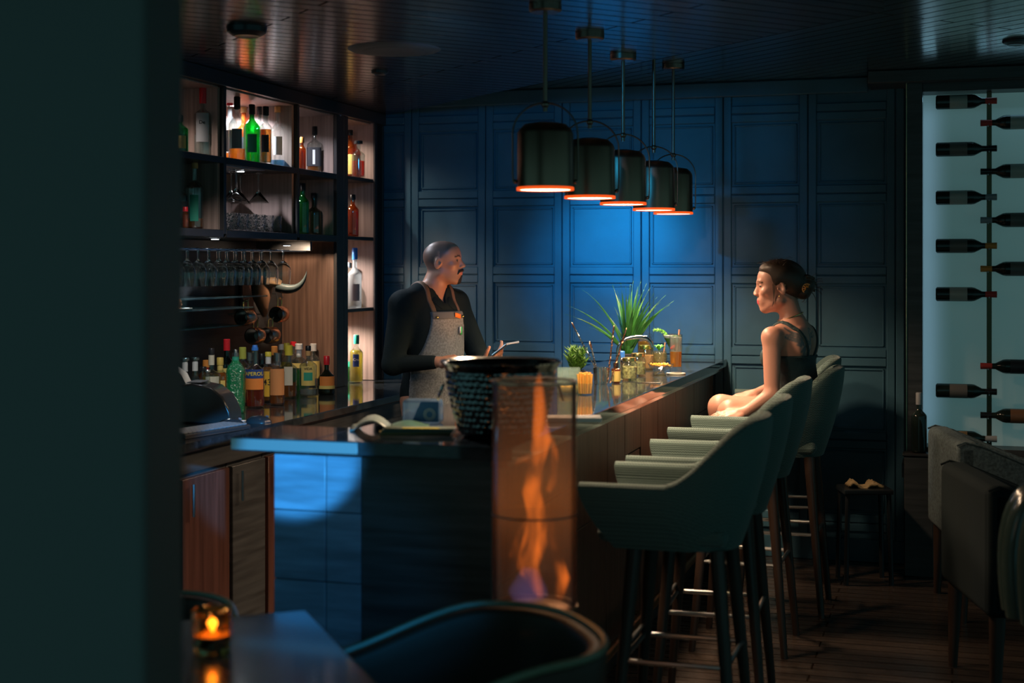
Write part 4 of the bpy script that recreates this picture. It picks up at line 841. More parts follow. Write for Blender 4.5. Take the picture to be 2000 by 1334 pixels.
for a, e in ((0, .02), (2.6, .03), (1.2, .05), (4.2, .035)):
    P1 = [[(math.cos(a)*(.034*u)-math.sin(a)*v*.013*math.sin(math.pi*min(1, u+.1)), math.sin(a)*(.034*u)+math.cos(a)*v*.013*math.sin(math.pi*min(1, u+.1)), .083+.022*math.sin(u*2.6)-abs(v)*-.004+e*.2) for v in (-1, 0, 1)] for u in [i/6 for i in range(7)]]
    o = MB().grid(P1).build('mint_leaf', mint, t); s_ = o.modifiers.new('s', 'SOLIDIFY'); s_.thickness = .001
MB().tube([(.018, .0, .03), (.030, 0, .128)], .0035, 8).build('straw', mat('copper_straw'), t)
x, y = at_b(1268, 748)
tag(MB().rbox(-.05, .05, -.012, .012, 0, .003, .001, 1).build('bar_strainer', CHROME), 'flat steel bar tool lying in front of the jars', 'bar tool').location = (x, y, BZ+E)

# ---------------------------------------------------------------- pendants over the bar
INNER = mat('copper_inside', (.9, .30, .08), .35, .6)
DISC = mat('lamp_disc', (1, .9, .75), .5, emis=(1, .66, .36), estr=9)
def pendant(x, y, label):
    zb = 1.805; ZC_ = ZC2 if 'f' == label.split(', ')[1][0] else ZC1; t = thing('pendant_lamp', (x, y, ZC_), R(20), label, 'pendant lamp', 'dark metal pendants in a row over the bar'); o = zb - ZC_
    MB().lathe([(0, 0), (.055, 0), (.055, -.02), (.048, -.026), (0, -.026)], 28).build('canopy', BRONZE, t)
    MB().tube([(0, 0, -.02), (0, 0, o+.265)], .0075, 10).build('rod', BRONZE, t)
    R0 = .094
    MB().lathe([(R0, o+.004), (R0+.001, o+.02), (R0, o+.19), (R0-.006, o+.205), (.07, o+.222), (.03, o+.230), (0, o+.231), (0, o+.228), (.03, o+.227), (.068, o+.219), (R0-.01, o+.2), (R0-.004, o+.188), (R0-.004, o+.02), (R0-.004, o+.004), (R0, o+.004)], 48).build('shade', mat('brushed_bronze', (.25, .17, .12), .34, 1, bump=('wave', 3, .05, .001)), t, ang=25)
    MB().lathe([(R0+.003, o), (R0+.003, o+.010), (R0-.006, o+.014), (R0-.009, o+.011), (R0-.009, o+.002), (R0+.003, o)], 48).build('rim', mat('copper_rim_glow', (.95, .18, .04), .4, emis=(1, .10, .01), estr=.9), t)  # rim emits by itself, imitating the orange glow round the disc
    MB().lathe([(0, o+.0005), (R0-.0095, o+.0025), (R0-.0095, o+.010), (0, o+.010)], 40).build('light_disc', DISC, t)
    hp = [( -R0-.014, 0, o+.03), (-R0-.016, 0, o+.06), (-R0-.016, 0, o+.19)] + [(-(R0+.016)*math.cos(a), 0, o+.19+.105*math.sin(a)) for a in [math.pi*i/16 for i in range(1, 16)]] + [(R0+.016, 0, o+.19), (R0+.016, 0, o+.06), (R0+.014, 0, o+.03)]
    MB().tube(hp, .003, 8).build('hoop', BRONZE, t)
    MB().sphere((-R0-.008, 0, o+.03), .008, 6).build('joint', BRONZE, t); MB().sphere((R0+.008, 0, o+.03), .008, 6).build('joint', BRONZE, t); MB().sphere((0, 0, o+.29), .013, 8).build('joint', BRONZE, t)
    l = lamp('AREA', 'pendant_light', (x, y, zb-.004), (10.5, 10.5, 11.5, 13, 13)[round((y-4.85)/.58)], (1, .70, .45), shape='DISK', size=.16, spread=R(142))
    return t
pl = ['nearest and largest', 'second nearest', 'middle one', 'fourth', 'farthest, nearest the wall']
for i, px in enumerate((1065, 1152, 1217, 1277, 1315)): pendant(-1.31, on_x(px, -1.31), 'dark metal bell pendant lamp over the bar, ' + pl[i] + ' of the five')
# ---------------------------------------------------------------- bar stools
def shell(path, ztop, zbot, thick, taper, n=44, inner_drop=.0, cen=(0, 0)):
    """Tub shell: path(t) plan outline, ztop(t) rim height, tapering to zbot."""
    rows = []
    for i in range(n+1):
        t = i/n; x, y = path(t); x2, y2 = path(min(1, t+.01)); x1, y1 = path(max(0, t-.01)); nx, ny = (y2-y1), -(x2-x1); l = math.hypot(nx, ny); nx /= l; ny /= l
        if nx*(x-cen[0]) + ny*(y-cen[1]) < 0: nx, ny = -nx, -ny
        zt_ = ztop(t); row = []
        for k in range(9):
            u = k/8; z = zbot + (zt_-.018-zbot)*u; q = 1 - taper*(1-u)**1.5
            row.append((cen[0]+(x-cen[0])*q, cen[1]+(y-cen[1])*q, z))
        for k in range(1, 6):
            a = math.pi*k/6; row.append((x - nx*thick/2*(1-math.cos(a)), y - ny*thick/2*(1-math.cos(a)), zt_-.018+.018*math.sin(a)))
        for k in range(8, -1, -1):
            u = k/8; z = zbot+.02 + (zt_-.018-zbot-.02)*u; q = 1 - taper*(1-u)**1.5
            row.append((cen[0]+(x-nx*thick-cen[0])*q, cen[1]+(y-ny*thick-cen[1])*q, z))
        rows.append(row)
    m = MB(); m.grid(rows)
    for rr in (rows[0], rows[-1]):                 # close the two arm fronts
        k = len(rr); h_ = k//2; m.add(rr, [(i, i+1, k-2-i, k-1-i) for i in range(h_-1)])
    return m
def upath(xf, xb, w, px=.0):
    pts = [(xf + (px-xf)*i/10, w) for i in range(11)] + [(px + (xb-px)*math.sin(R(90*i/12))**.9, w*math.cos(R(90*i/12))**.75 if i < 12 else 0) for i in range(1, 13)]
    full = pts + [(x, -y) for x, y in pts[-2::-1]]
    # resample evenly
    d = [0]
    for a, b in zip(full, full[1:]): d.append(d[-1] + math.hypot(a[0]-b[0], a[1]-b[1]))
    def f(t):
        s_ = t*d[-1]
        for i in range(len(d)-1):
            if s_ <= d[i+1] + 1e-9: u = (s_-d[i])/(d[i+1]-d[i]+1e-12); return (full[i][0]+(full[i+1][0]-full[i][0])*u, full[i][1]+(full[i+1][1]-full[i][1])*u)
        return full[-1]
    return f
SP = upath(.27, -.27, .265, -.02)
def stop_(t):
    x, y = SP(t); u = max(0, min(1, (.03 - x)/.30)); return .905 + .195*(u*u*(3-2*u))
def make_stool():
    t = thing('bar_stool', (0, 0, 0), math.pi, 'x', 'bar stool', 'upholstered stools along the bar')
    m = shell(SP, stop_, .70, .05, .34, cen=(.0, 0)); o = m.build('shell', FABRIC, t, ang=60)
    m = MB(); n_ = 44; B0 = [(SP(i/n_)[0]*.66, SP(i/n_)[1]*.66) for i in range(n_+1)]
    m.add([(x, y, .701) for x, y in B0] + [(x*.98, y*.98, .72) for x, y in B0], [tuple(range(n_+1)), tuple(range(2*n_+1, n_, -1))] + [(i, i+1, n_+2+i, n_+1+i) for i in range(n_)] + [(n_, 0, n_+1, 2*n_+1)])
    m.build('underside', mat('stool_base_cloth', (.03, .035, .035), .9), t)
    m = MB(); m.rbox(-.16, .235, -.185, .185, .715, .772, .028, 4); m.build('seat', FABRIC, t, ang=60)
    for sx_ in (-1, 1):
        for sy_ in (-1, 1):
            a = Vector((sx_*.125, sy_*.135, .702)); b = Vector((sx_*.185, sy_*.19, 0)); m = MB(); rr = []
            for k in range(5): u = k/4; rr.append(.024 - .010*u)
            m.tube([a+(b-a)*k/4 for k in range(5)], rr, 4 if False else 10); m.build('leg', LEGW, t)
    m = MB(); f = .36; w_ = .157; d_ = .165
    pts = [(w_, d_), (-w_, d_), (-w_, -d_), (w_, -d_)]
    for p, q in zip(pts, pts[1:]+pts[:1]): m.tube([(p[0], p[1], f), (q[0], q[1], f)], .008, 8)
    m.build('foot_ring', STEEL, t); m = MB(); m.tube([(w_+.004, d_, f+.03), (w_+.004, -d_, f+.03)], .006, 8); m.build('foot_bar', STEEL, t)
    return t
st0 = make_stool()
SY = [(-.795, 4.40, 0, 'nearest green grey woven bar stool with its full outer side in view'), (-.80, 5.04, .03, 'second woven bar stool from the near end, tucked behind the nearest'), (-.815, 5.92, -.02, 'third woven bar stool from the near end with brightly lit rim'), (-.735, 6.62, 0, 'woven bar stool carrying the seated woman'), (-.80, 7.34, .10, 'last woven bar stool beyond the woman by the wall')]
for i, (x, y, a, lt) in enumerate(SY):
    if i == 0: st0.location = (x, y, 0); st0.rotation_euler = (0, 0, math.pi+a); st0['label'] = lt
    else: copy_thing(st0, (x, y, 0), math.pi+a, lt)

# ---------------------------------------------------------------- foreground table, chairs, candle, flame lamp
tp = [on_z(320, 1213, .74), on_z(600, 1190, .74)]
c1 = Vector((on_z(600, 1190, .74)[0], on_z(600, 1190, .74)[1])); u1 = Vector(on_z(330, 1213, .74)) - c1; u1.normalize(); u2 = Vector((-u1.y, u1.x));
if u2.y > 0: u2 = -u2
ctr = c1 + u1*.36 + u2*.36; ta = math.atan2(u1.y, u1.x)
t = thing('cafe_table', (ctr.x, ctr.y, 0), ta, 'square dark polished table in the lower left foreground', 'table')
MB().rbox(-.36, .36, -.36, .36, .71, .74, .01, 3).build('tabletop', mat('table_lacquer', (.035, .05, .055), .22, coat=.3), t)
MB().lathe([(0, 0), (.2, 0), (.2, .012), (.035, .03), (.03, .60), (.06, .708), (0, .708)], 28).build('pedestal', STEEL, t)
x, y = on_z(415, 1272, .74)
t = thing('candle_glass', (x, y, .7406), 0, 'amber faceted glass tumbler glowing with a candle on the foreground table', 'candle holder')
m = MB(); m.lathe([(0, 0), (.036, 0), (.040, .006), (.043, .088), (.0395, .088), (.036, .012), (0, .012)], 10); m.build('glass', mat('amber_glass', (.95, .48, .10), .06, trans=1, bump=('voronoi', 55, .9, .006)), t, smooth=False)
MB().lathe([(0, .0125), (.034, .0125), (.035, .035), (0, .035)], 24).build('wax', mat('wax', (.85, .5, .2), .6), t)
MB().lathe([(0, .037), (.006, .045), (.007, .052), (.004, .064), (0, .075)], 12).build('flame', mat('candle_flame', (1, .5, .1), .5, emis=(1, .34, .05), estr=14), t)
lamp('POINT', 'candle_light', (x, y, .80), .35, (1, .5, .15), shadow_soft_size=.012)
# tub armchair whose rim curves through the bottom of the picture
LEA = mat('brown_leather', (.045, .024, .017), .5, bump=('noise', 60, .15, .002), spec=.3); PIPE = mat('leather_piping', (.15, .17, .11), .3)
RP = upath(.34, -.27, .285, -.02)
def rtop(t):
    x, y = RP(t); u = max(0, min(1, (.34-x)/.45)); return .655 + .105*(u*u*(3-2*u))
def tub_chair(loc, rz, label):
    t = thing('tub_chair', loc, rz, label, 'armchair')
    shell(RP, rtop, .36, .045, .18, cen=(.02, 0)).build('shell', LEA, t, ang=60)
    m = MB(); m.tube([(RP(i/40)[0]*.985, RP(i/40)[1]*.985, rtop(i/40)+.002) for i in range(41)], .008, 8); m.build('piping', PIPE, t)
    MB().rbox(-.22, .32, -.22, .22, .33, .45, .04, 4).build('seat', LEA, t)
    for a in (-1, 1):
        for b in (-1, 1): MB().tube([(a*.18+.03, b*.17, .335), (a*.22+.03, b*.21, 0)], [.022, .012], 10).build('leg', LEGW, t)
    return t
x, y = c2w(925, 3.06)
tub_chair((x, y, 0), TH + R(197), 'brown leather tub armchair whose curved rim fills the bottom centre foreground')
x, y = c2w(235, 3.52)
tub_chair((x, y, 0), TH + R(-70), 'dark brown tub armchair behind the foreground table at lower left').scale = (1, 1, .9)
# flame lamp
xl, yl = c2w(1044, 3.60); zb_ = z_at(1183, xl, yl)
t = thing('lamp_stand', (xl, yl, 0), 0, 'dark slim pedestal under the glass flame lamp', 'pedestal')
MB().lathe([(0, 0), (.13, 0), (.13, .02), (.03, .04), (.028, zb_-.06), (.10, zb_-.035), (.10, zb_-.02), (0, zb_-.02)], 28).build('column', BLACKW, t)
t = thing('flame_lamp', (xl, yl, zb_-.0195), 0, 'tall glass cylinder torch with an orange flame in front of the bar end', 'lamp')
MB().lathe([(0, 0), (.085, 0), (.09, .004), (.09, .018), (.08, .022), (0, .022)], 36).build('burner_base', mat('hot_bronze', (.30, .16, .08), .35, .9), t)
HT = .585
m = MB(); n_ = 72; RL = .106
m.add([(RL*math.cos(2*math.pi*i/n_), RL*math.sin(2*math.pi*i/n_), z) for z in (.0185, HT) for i in range(n_)] + [((RL-.003)*math.cos(2*math.pi*i/n_), (RL-.003)*math.sin(2*math.pi*i/n_), z) for z in (.0185, HT) for i in range(n_)],
      [(i, (i+1) % n_, n_+(i+1) % n_, n_+i) for i in range(n_)] + [(2*n_+i, 3*n_+i, 3*n_+(i+1) % n_, 2*n_+(i+1) % n_) for i in range(n_)] + [(n_+i, n_+(i+1) % n_, 3*n_+(i+1) % n_, 3*n_+i) for i in range(n_)] + [(i, 2*n_+i, 2*n_+(i+1) % n_, (i+1) % n_) for i in range(n_)])
gm = bpy.data.materials.new('smoky_lamp_glass'); gm.use_nodes = True; nt = gm.node_tree; nt.nodes.clear(); N = nt.nodes.new; Lk = nt.links.new
out = N('ShaderNodeOutputMaterial'); tr = N('ShaderNodeBsdfTransparent'); tr.inputs[0].default_value = (.96, .92, .88, 1); tl_ = N('ShaderNodeBsdfTranslucent'); tl_.inputs[0].default_value = (.75, .48, .34, 1); df = N('ShaderNodeBsdfDiffuse'); df.inputs[0].default_value = (.6, .42, .32, 1); gl = N('ShaderNodeBsdfGlossy'); gl.inputs['Roughness'].default_value = .08
a1 = N('ShaderNodeMixShader'); a1.inputs[0].default_value = .4; Lk(tl_.outputs[0], a1.inputs[1]); Lk(df.outputs[0], a1.inputs[2])
a2 = N('ShaderNodeMixShader'); a2.inputs[0].default_value = .13; Lk(tr.outputs[0], a2.inputs[1]); Lk(a1.outputs[0], a2.inputs[2])
a3 = N('ShaderNodeMixShader'); fr = N('ShaderNodeFresnel'); fr.inputs[0].default_value = 1.1; Lk(fr.outputs[0], a3.inputs[0]); Lk(a2.outputs[0], a3.inputs[1]); Lk(gl.outputs[0], a3.inputs[2]); Lk(a3.outputs[0], out.inputs[0])
m.build('glass_tube', gm, t, ang=40)
MB().lathe([(RL+.001, .25), (RL+.002, .251), (RL+.002, .254), (RL+.001, .255), (RL+.001, .25)], 48).build('seam_ring', BRONZE, t)
for z in (.0185, HT-.004): MB().lathe([(RL-.004, z-.001), (RL+.002, z-.001), (RL+.002, z+.005), (RL-.004, z+.005), (RL-.004, z-.001)], 48).build('end_ring', mat('lamp_ring', (.35, .22, .14), .3, .8), t)
# flame: twisting tongues as emissive volume-like shells
fm = bpy.data.materials.new('flame'); fm.use_nodes = True; nt = fm.node_tree; nt.nodes.clear(); N = nt.nodes.new; Lk = nt.links.new
out = N('ShaderNodeOutputMaterial'); vo = N('ShaderNodeVolumePrincipled') if False else N('ShaderNodeEmission'); tc = N('ShaderNodeTexCoord'); mp = N('ShaderNodeMapping'); mp.inputs['Scale'].default_value = (22, 22, 7); nz = N('ShaderNodeTexNoise'); nz.inputs['Scale'].default_value = 1; nz.inputs['Detail'].default_value = 3; nz.inputs['Distortion'].default_value = .8
Lk(tc.outputs['Object'], mp.inputs[0]); Lk(mp.outputs[0], nz.inputs['Vector']); rp = N('ShaderNodeMapRange'); rp.inputs['From Min'].default_value = .42; rp.inputs['From Max'].default_value = .66; rp.inputs['To Min'].default_value = .5; rp.inputs['To Max'].default_value = 30
Lk(nz.outputs['Fac'], rp.inputs['Value']); Lk(rp.outputs[0], vo.inputs['Strength']); vo.inputs['Color'].default_value = (1, .20, .018, 1); Lk(vo.outputs[0], out.inputs['Volume'])
def tongue(pts, rr, nm='flame_tongue', mt=fm): 
    m = MB(); m.tube([(a, b, c) for a, b, c in pts], rr, 14); return m.build(nm, mt, t)
def fpt(px, py, dd=0): return ((px-1044)/F*3.6*cs - dd*sn, (px-1044)/F*3.6*sn + dd*cs, CAMZ + (HOR-py)*3.6/F - (zb_-.0195))
tongue([fpt(1058, 1165), fpt(1030, 1110, .01), fpt(1045, 1060), fpt(1050, 1010, -.01), fpt(1038, 960), fpt(1046, 910), fpt(1058, 860, .01), fpt(1055, 810), fpt(1052, 760), fpt(1054, 728)], [.010, .030, .034, .026, .024, .020, .026, .018, .013, .003])
tongue([fpt(1090, 1170), fpt(1100, 1130), fpt(1086, 1080), fpt(1078, 1030), fpt(1070, 980)], [.012, .018, .013, .012, .003])
tongue([fpt(1020, 1120, -.02), fpt(1006, 1080, -.02), fpt(1016, 1040, -.02), fpt(1034, 1000, -.02)], [.006, .015, .012, .003])
tongue([fpt(1050, 925, .02), fpt(1030, 895, .02), fpt(1008, 905, .02), fpt(1004, 912, .02)], [.012, .012, .008, .002]); tongue([fpt(1072, 960), fpt(1085, 925), fpt(1083, 880), fpt(1078, 850)], [.007, .012, .009, .002])
blue_f = bpy.data.materials.new('blue_flame'); blue_f.use_nodes = True; nt = blue_f.node_tree; nt.nodes.clear(); o_ = nt.nodes.new('ShaderNodeOutputMaterial'); e_ = nt.nodes.new('ShaderNodeEmission'); e_.inputs[0].default_value = (.35, .3, 1, 1); e_.inputs[1].default_value = 1.2; nt.links.new(e_.outputs[0], o_.inputs['Volume'])
tongue([fpt(1040, 1176), fpt(1030, 1150), fpt(1035, 1110)], [.045, .05, .02], 'blue_flame', blue_f)
lamp('POINT', 'flame_light', (xl, yl, zb_+.28), .3, (1, .42, .10), shadow_soft_size=.05)

# ---------------------------------------------------------------- lounge chairs on the right
GRY = mat('grey_felt', (.075, .10, .105), .9, noise=((80, 80, 80), .45), bump=('noise', 200, .4, .002)); DKV = mat('dark_velvet', (.010, .016, .018), .9, spec=.15)
def lounge(name, loc, rz, label, mt, pil=None):
    t = thing(name, loc, rz, label, 'armchair')        # faces +x, back at -x
    back = MB().rbox(-.38, -.27, -.33, .33, .33, .79, .035, 4).build('backrest', mt, t)
    for s_ in (-1, 1):
        b = bmesh.new(); m = MB(); P = [(-.375, .34), (-.375, .775), (-.34, .79), (-.26, .77), (.05, .64), (.34, .59), (.37, .56), (.37, .34)]
        y0_, y1_ = (s_*.33, s_*.25); n = len(P); m.add([(a, min(y0_, y1_), c) for a, c in P] + [(a, max(y0_, y1_), c) for a, c in P], [tuple(range(n))[::-1], tuple(range(n, 2*n))] + [(i, (i+1) % n, n+(i+1) % n, n+i) for i in range(n)])
        o = m.build('arm', mt, t, ang=50); md = o.modifiers.new('b', 'BEVEL'); md.width = .016; md.segments = 3; md.limit_method = 'ANGLE'
        MB().tube([(a, s_*.331, c) for a, c in P[1:7]], .0045, 6).build('seam_piping', mt, o); b.free()
    MB().rbox(-.28, .36, -.248, .248, .33, .42, .02, 3).build('seat_base', mt, t); MB().rbox(-.27, .37, -.245, .245, .421, .52, .04, 4).build('seat', mt, t)
    for a, b_ in ((-.33, -.28), (-.33, .28), (.32, -.28), (.32, .28)):
        MB().tube([(a, b_, .335), (a*1.03, b_*1.02, 0)], [.030, .017], 10).build('leg', LEGW, t)
    return t
x, y = c2w(1880, 6.2)
l1 = Vector((x, y, 0)) + Vector((math.cos(TH-.10), math.sin(TH-.10), 0))*.38 + Vector((-sn, cs, 0))*.32
lounge('lounge_chair', l1, TH-.10, 'grey felt armchair with piped arms in front of the wine display', GRY)
x, y = c2w(1935, 4.95)
l2 = Vector((x, y, 0)) + Vector((math.cos(TH-.05), math.sin(TH-.05), 0))*.38 + Vector((-sn, cs, 0))*.32
lounge('lounge_chair', l2, TH-.05, 'dark velvet armchair nearest at the right edge of the frame', DKV)
zc_p = 4.3; x, y = c2w(2062, zc_p)
t = thing('leather_chair', (x+.26*cs, y+.26*sn, 0), TH, 'glossy channel-quilted black leather chair cut by the right edge', 'chair')
LB = mat('black_leather', (.03, .05, .045), .18, coat=.5)
for i in range(9):
    a = R(110 + i*17); m = MB(); m.tube(bez((.30*math.cos(a), .26*math.sin(a), .86), (.40*math.cos(a), .36*math.sin(a), .80), (.36*math.cos(a), .32*math.sin(a), .50), 10), .046, 12); m.build('back_channel', LB, t)
MB().lathe([(0, .36), (.28, .36), (.33, .40), (.33, .47), (.26, .50), (0, .51)], 32).build('seat', LB, t); MB().lathe([(0, 0), (.24, 0), (.24, .01), (.03, .03), (.03, .359), (0, .359)], 28).build('pedestal', STEEL, t)
# stool with cloth by the back wall
x, y = c2w(1688, 7.05)
t = thing('side_stand', (x, y, 0), TH, 'low dark side stand under a crumpled tan cloth by the back wall', 'stand')
MB().rbox(-.12, .12, -.10, .10, .44, .465, .006, 2).build('top', dk, t)
for a in (-1, 1):
    for b in (-1, 1): MB().tube([(a*.10, b*.08, .44), (a*.11, b*.09, 0)], .012, 8).build('leg', dk, t)
random.seed(4); g = [[(-.085+.17*i/14, -.05+.10*j/8, .467+.012+.014*math.sin(i*1.3+j)*math.cos(j*1.1+i*.4)+.010*math.sin(i*.7)) for j in range(9)] for i in range(15)]
o = MB().grid(g).build('crumpled_cloth', mat('tan_cloth', (.34, .24, .12), .8)); s_ = o.modifiers.new('s', 'SOLIDIFY'); s_.thickness = .012; s_.offset = -1; o.location = (x, y, .0); o.rotation_euler = (0, 0, TH); tag(o, 'crumpled tan cloth lying on the low dark stand by the wall', 'cloth')
# ---------------------------------------------------------------- people: signed-distance sculpting
def axis(*seg):                                    # (start, end, step) ...
    out = []
    for a, b, s_ in seg: out += list(np.arange(a, b - 1e-6, s_))
    out.append(seg[-1][1]); return np.array(out, dtype=np.float32)
class SDF:
    def __init__(s, xs, ys, zs):
        s.a = (xs, ys, zs); s.D = np.full((len(xs), len(ys), len(zs)), .2, np.float32)
    def _win(s, lo, hi):
        sl = []
        for k in range(3):
            i0 = int(np.searchsorted(s.a[k], lo[k])); i1 = int(np.searchsorted(s.a[k], hi[k]))
            if i1 <= i0: return None, None
            sl.append(slice(i0, i1))
        g = np.meshgrid(s.a[0][sl[0]], s.a[1][sl[1]], s.a[2][sl[2]], indexing='ij')
        return tuple(sl), np.stack(g, -1)
    def _mix(s, sl, d, k, op):
        D = s.D[sl]
        if op == 'add':
            h = np.clip(.5 + .5*(D - d)/k, 0, 1); s.D[sl] = D*(1-h) + d*h - k*h*(1-h)
        elif op == 'sub':
            h = np.clip(.5 - .5*(D + d)/k, 0, 1); s.D[sl] = D*(1-h) + (-d)*h + k*h*(1-h)
    def cap(s, a, b, ra, rb=None, k=.02, op='add'):
        rb = ra if rb is None else rb; a = np.array(a, np.float32); b = np.array(b, np.float32); R_ = max(ra, rb) + k + .012
        sl, P = s._win(np.minimum(a, b) - R_, np.maximum(a, b) + R_)
        if sl is None: return
        ab = b - a; t = np.clip(((P - a) @ ab) / (ab @ ab + 1e-12), 0, 1); d = np.linalg.norm(P - a - t[..., None]*ab, axis=-1) - (ra + (rb-ra)*t)
        s._mix(sl, d, k, op)
    def ell(s, c, r, M=None, k=.02, op='add'):
        c = np.array(c, np.float32); r = np.array(r, np.float32); m = float(r.max()) + k + .012
        sl, P = s._win(c - m, c + m)
        if sl is None: return
        Q = P - c
        if M is not None: Q = Q @ np.array(M, np.float32)      # columns of M = local axes
        k0 = np.linalg.norm(Q / r, axis=-1); k1 = np.linalg.norm(Q / (r*r), axis=-1) + 1e-9
        s._mix(sl, k0*(k0-1)/k1, k, op)
    def clip(s, fn):                                # fn(P) -> distance, positive = removed
        P = np.stack(np.meshgrid(*s.a, indexing='ij'), -1); s.D = np.maximum(s.D, fn(P).astype(np.float32))
    def mesh(s, name, mats, parent, colour=None, smooth=2):
        D = s.D; D = np.where(np.abs(D) < 1e-7, 1e-7, D); xs, ys, zs = s.a; n0, n1, n2 = D.shape; I = D < 0
        c = np.zeros((n0-1, n1-1, n2-1), np.int16)
        offs = [(i, j, k) for i in (0, 1) for j in (0, 1) for k in (0, 1)]
        for i, j, k in offs: c += I[i:n0-1+i, j:n1-1+j, k:n2-1+k]
        act = (c > 0) & (c < 8); idx = np.argwhere(act); vid = np.full(act.shape, -1, np.int64); vid[act] = np.arange(len(idx))
        acc = np.zeros((len(idx), 3)); cnt = np.zeros(len(idx)); AX = s.a
        for ax in range(3):
            o1, o2 = [q for q in range(3) if q != ax]
            for u in (0, 1):
                for v in (0, 1):
                    A = idx.copy(); A[:, o1] += u; A[:, o2] += v; B_ = A.copy(); B_[:, ax] += 1
                    da = D[A[:, 0], A[:, 1], A[:, 2]]; db = D[B_[:, 0], B_[:, 1], B_[:, 2]]; w_ = (da < 0) != (db < 0); t = da[w_] / (da[w_] - db[w_])
                    pa = np.stack([AX[q][A[w_, q]] for q in range(3)], -1); pb = np.stack([AX[q][B_[w_, q]] for q in range(3)], -1)
                    acc[w_] += pa + (pb-pa)*t[:, None]; cnt[w_] += 1
        V = acc / cnt[:, None]; Fs = []
        for ax in range(3):
            o1, o2 = [(1, 2), (2, 0), (0, 1)][ax]
            sh = [slice(None)]*3; sh[ax] = slice(0, -1); sh2 = [slice(None)]*3; sh2[ax] = slice(1, None)
            ch = I[tuple(sh)] != I[tuple(sh2)]; E_ = np.argwhere(ch)
            E_ = E_[(E_[:, o1] > 0) & (E_[:, o2] > 0) & (E_[:, o1] < D.shape[o1]-1) & (E_[:, o2] < D.shape[o2]-1)]
            q = []
            for du, dv_ in ((0, 0), (-1, 0), (-1, -1), (0, -1)):
                C_ = E_.copy(); C_[:, o1] += du; C_[:, o2] += dv_; q.append(vid[C_[:, 0], C_[:, 1], C_[:, 2]])
            q = np.stack(q, -1); ins = I[E_[:, 0], E_[:, 1], E_[:, 2]]; q[ins] = q[ins]; q[ins] = q[ins][:, ::-1] if ins.any() else q[ins]
            Fs.append(q)
        Fq = np.concatenate(Fs); Fq = Fq[(Fq >= 0).all(1)]
        for _ in range(smooth):
            S_ = np.zeros_like(V); n_ = np.zeros(len(V))
            for a_, b_ in ((0, 1), (1, 2), (2, 3), (3, 0)):
                np.add.at(S_, Fq[:, a_], V[Fq[:, b_]]); np.add.at(S_, Fq[:, b_], V[Fq[:, a_]]); np.add.at(n_, Fq[:, a_], 1); np.add.at(n_, Fq[:, b_], 1)
            V = V*.5 + .5*S_/np.maximum(n_, 1)[:, None]
        me = bpy.data.meshes.new(name); me.from_pydata([tuple(map(float, v)) for v in V], [], [tuple(map(int, f[::-1])) for f in Fq])
        b = bmesh.new(); b.from_mesh(me); bmesh.ops.recalc_face_normals(b, faces=b.faces); b.to_mesh(me); b.free()
        me.shade_smooth(); me.materials.append(mats)
        if colour is not None:
            C_ = colour(V); ca = me.color_attributes.new('skin_colour', 'FLOAT_COLOR', 'POINT'); ca.data.foreach_set('color', np.concatenate([C_, np.ones((len(C_), 1))], 1).astype(np.float32).ravel())
        o = bpy.data.objects.new(name, me); COL.objects.link(o); o.parent = parent; return o
def skin_mat(name):
    m = bpy.data.materials.new(name); m.use_nodes = True; nt = m.node_tree; b = nt.nodes['Principled BSDF']; a = nt.nodes.new('ShaderNodeVertexColor'); a.layer_name = 'skin_colour'
    nt.links.new(a.outputs['Color'], b.inputs['Base Color']); b.inputs['Roughness'].default_value = .45; b.inputs['Subsurface Weight'].default_value = .12; b.inputs['Subsurface Radius'].default_value = (.012, .005, .003); b.inputs['Subsurface Scale'].default_value = .5; return m
V3 = lambda *a: np.array(a, float)
def frame(az, pitch=0, roll=0):                     # columns: forward, left, up
    M = Matrix.Rotation(R(az), 3, 'Z') @ Matrix.Rotation(-R(pitch), 3, 'Y') @ Matrix.Rotation(R(roll), 3, 'X'); return np.array(M)
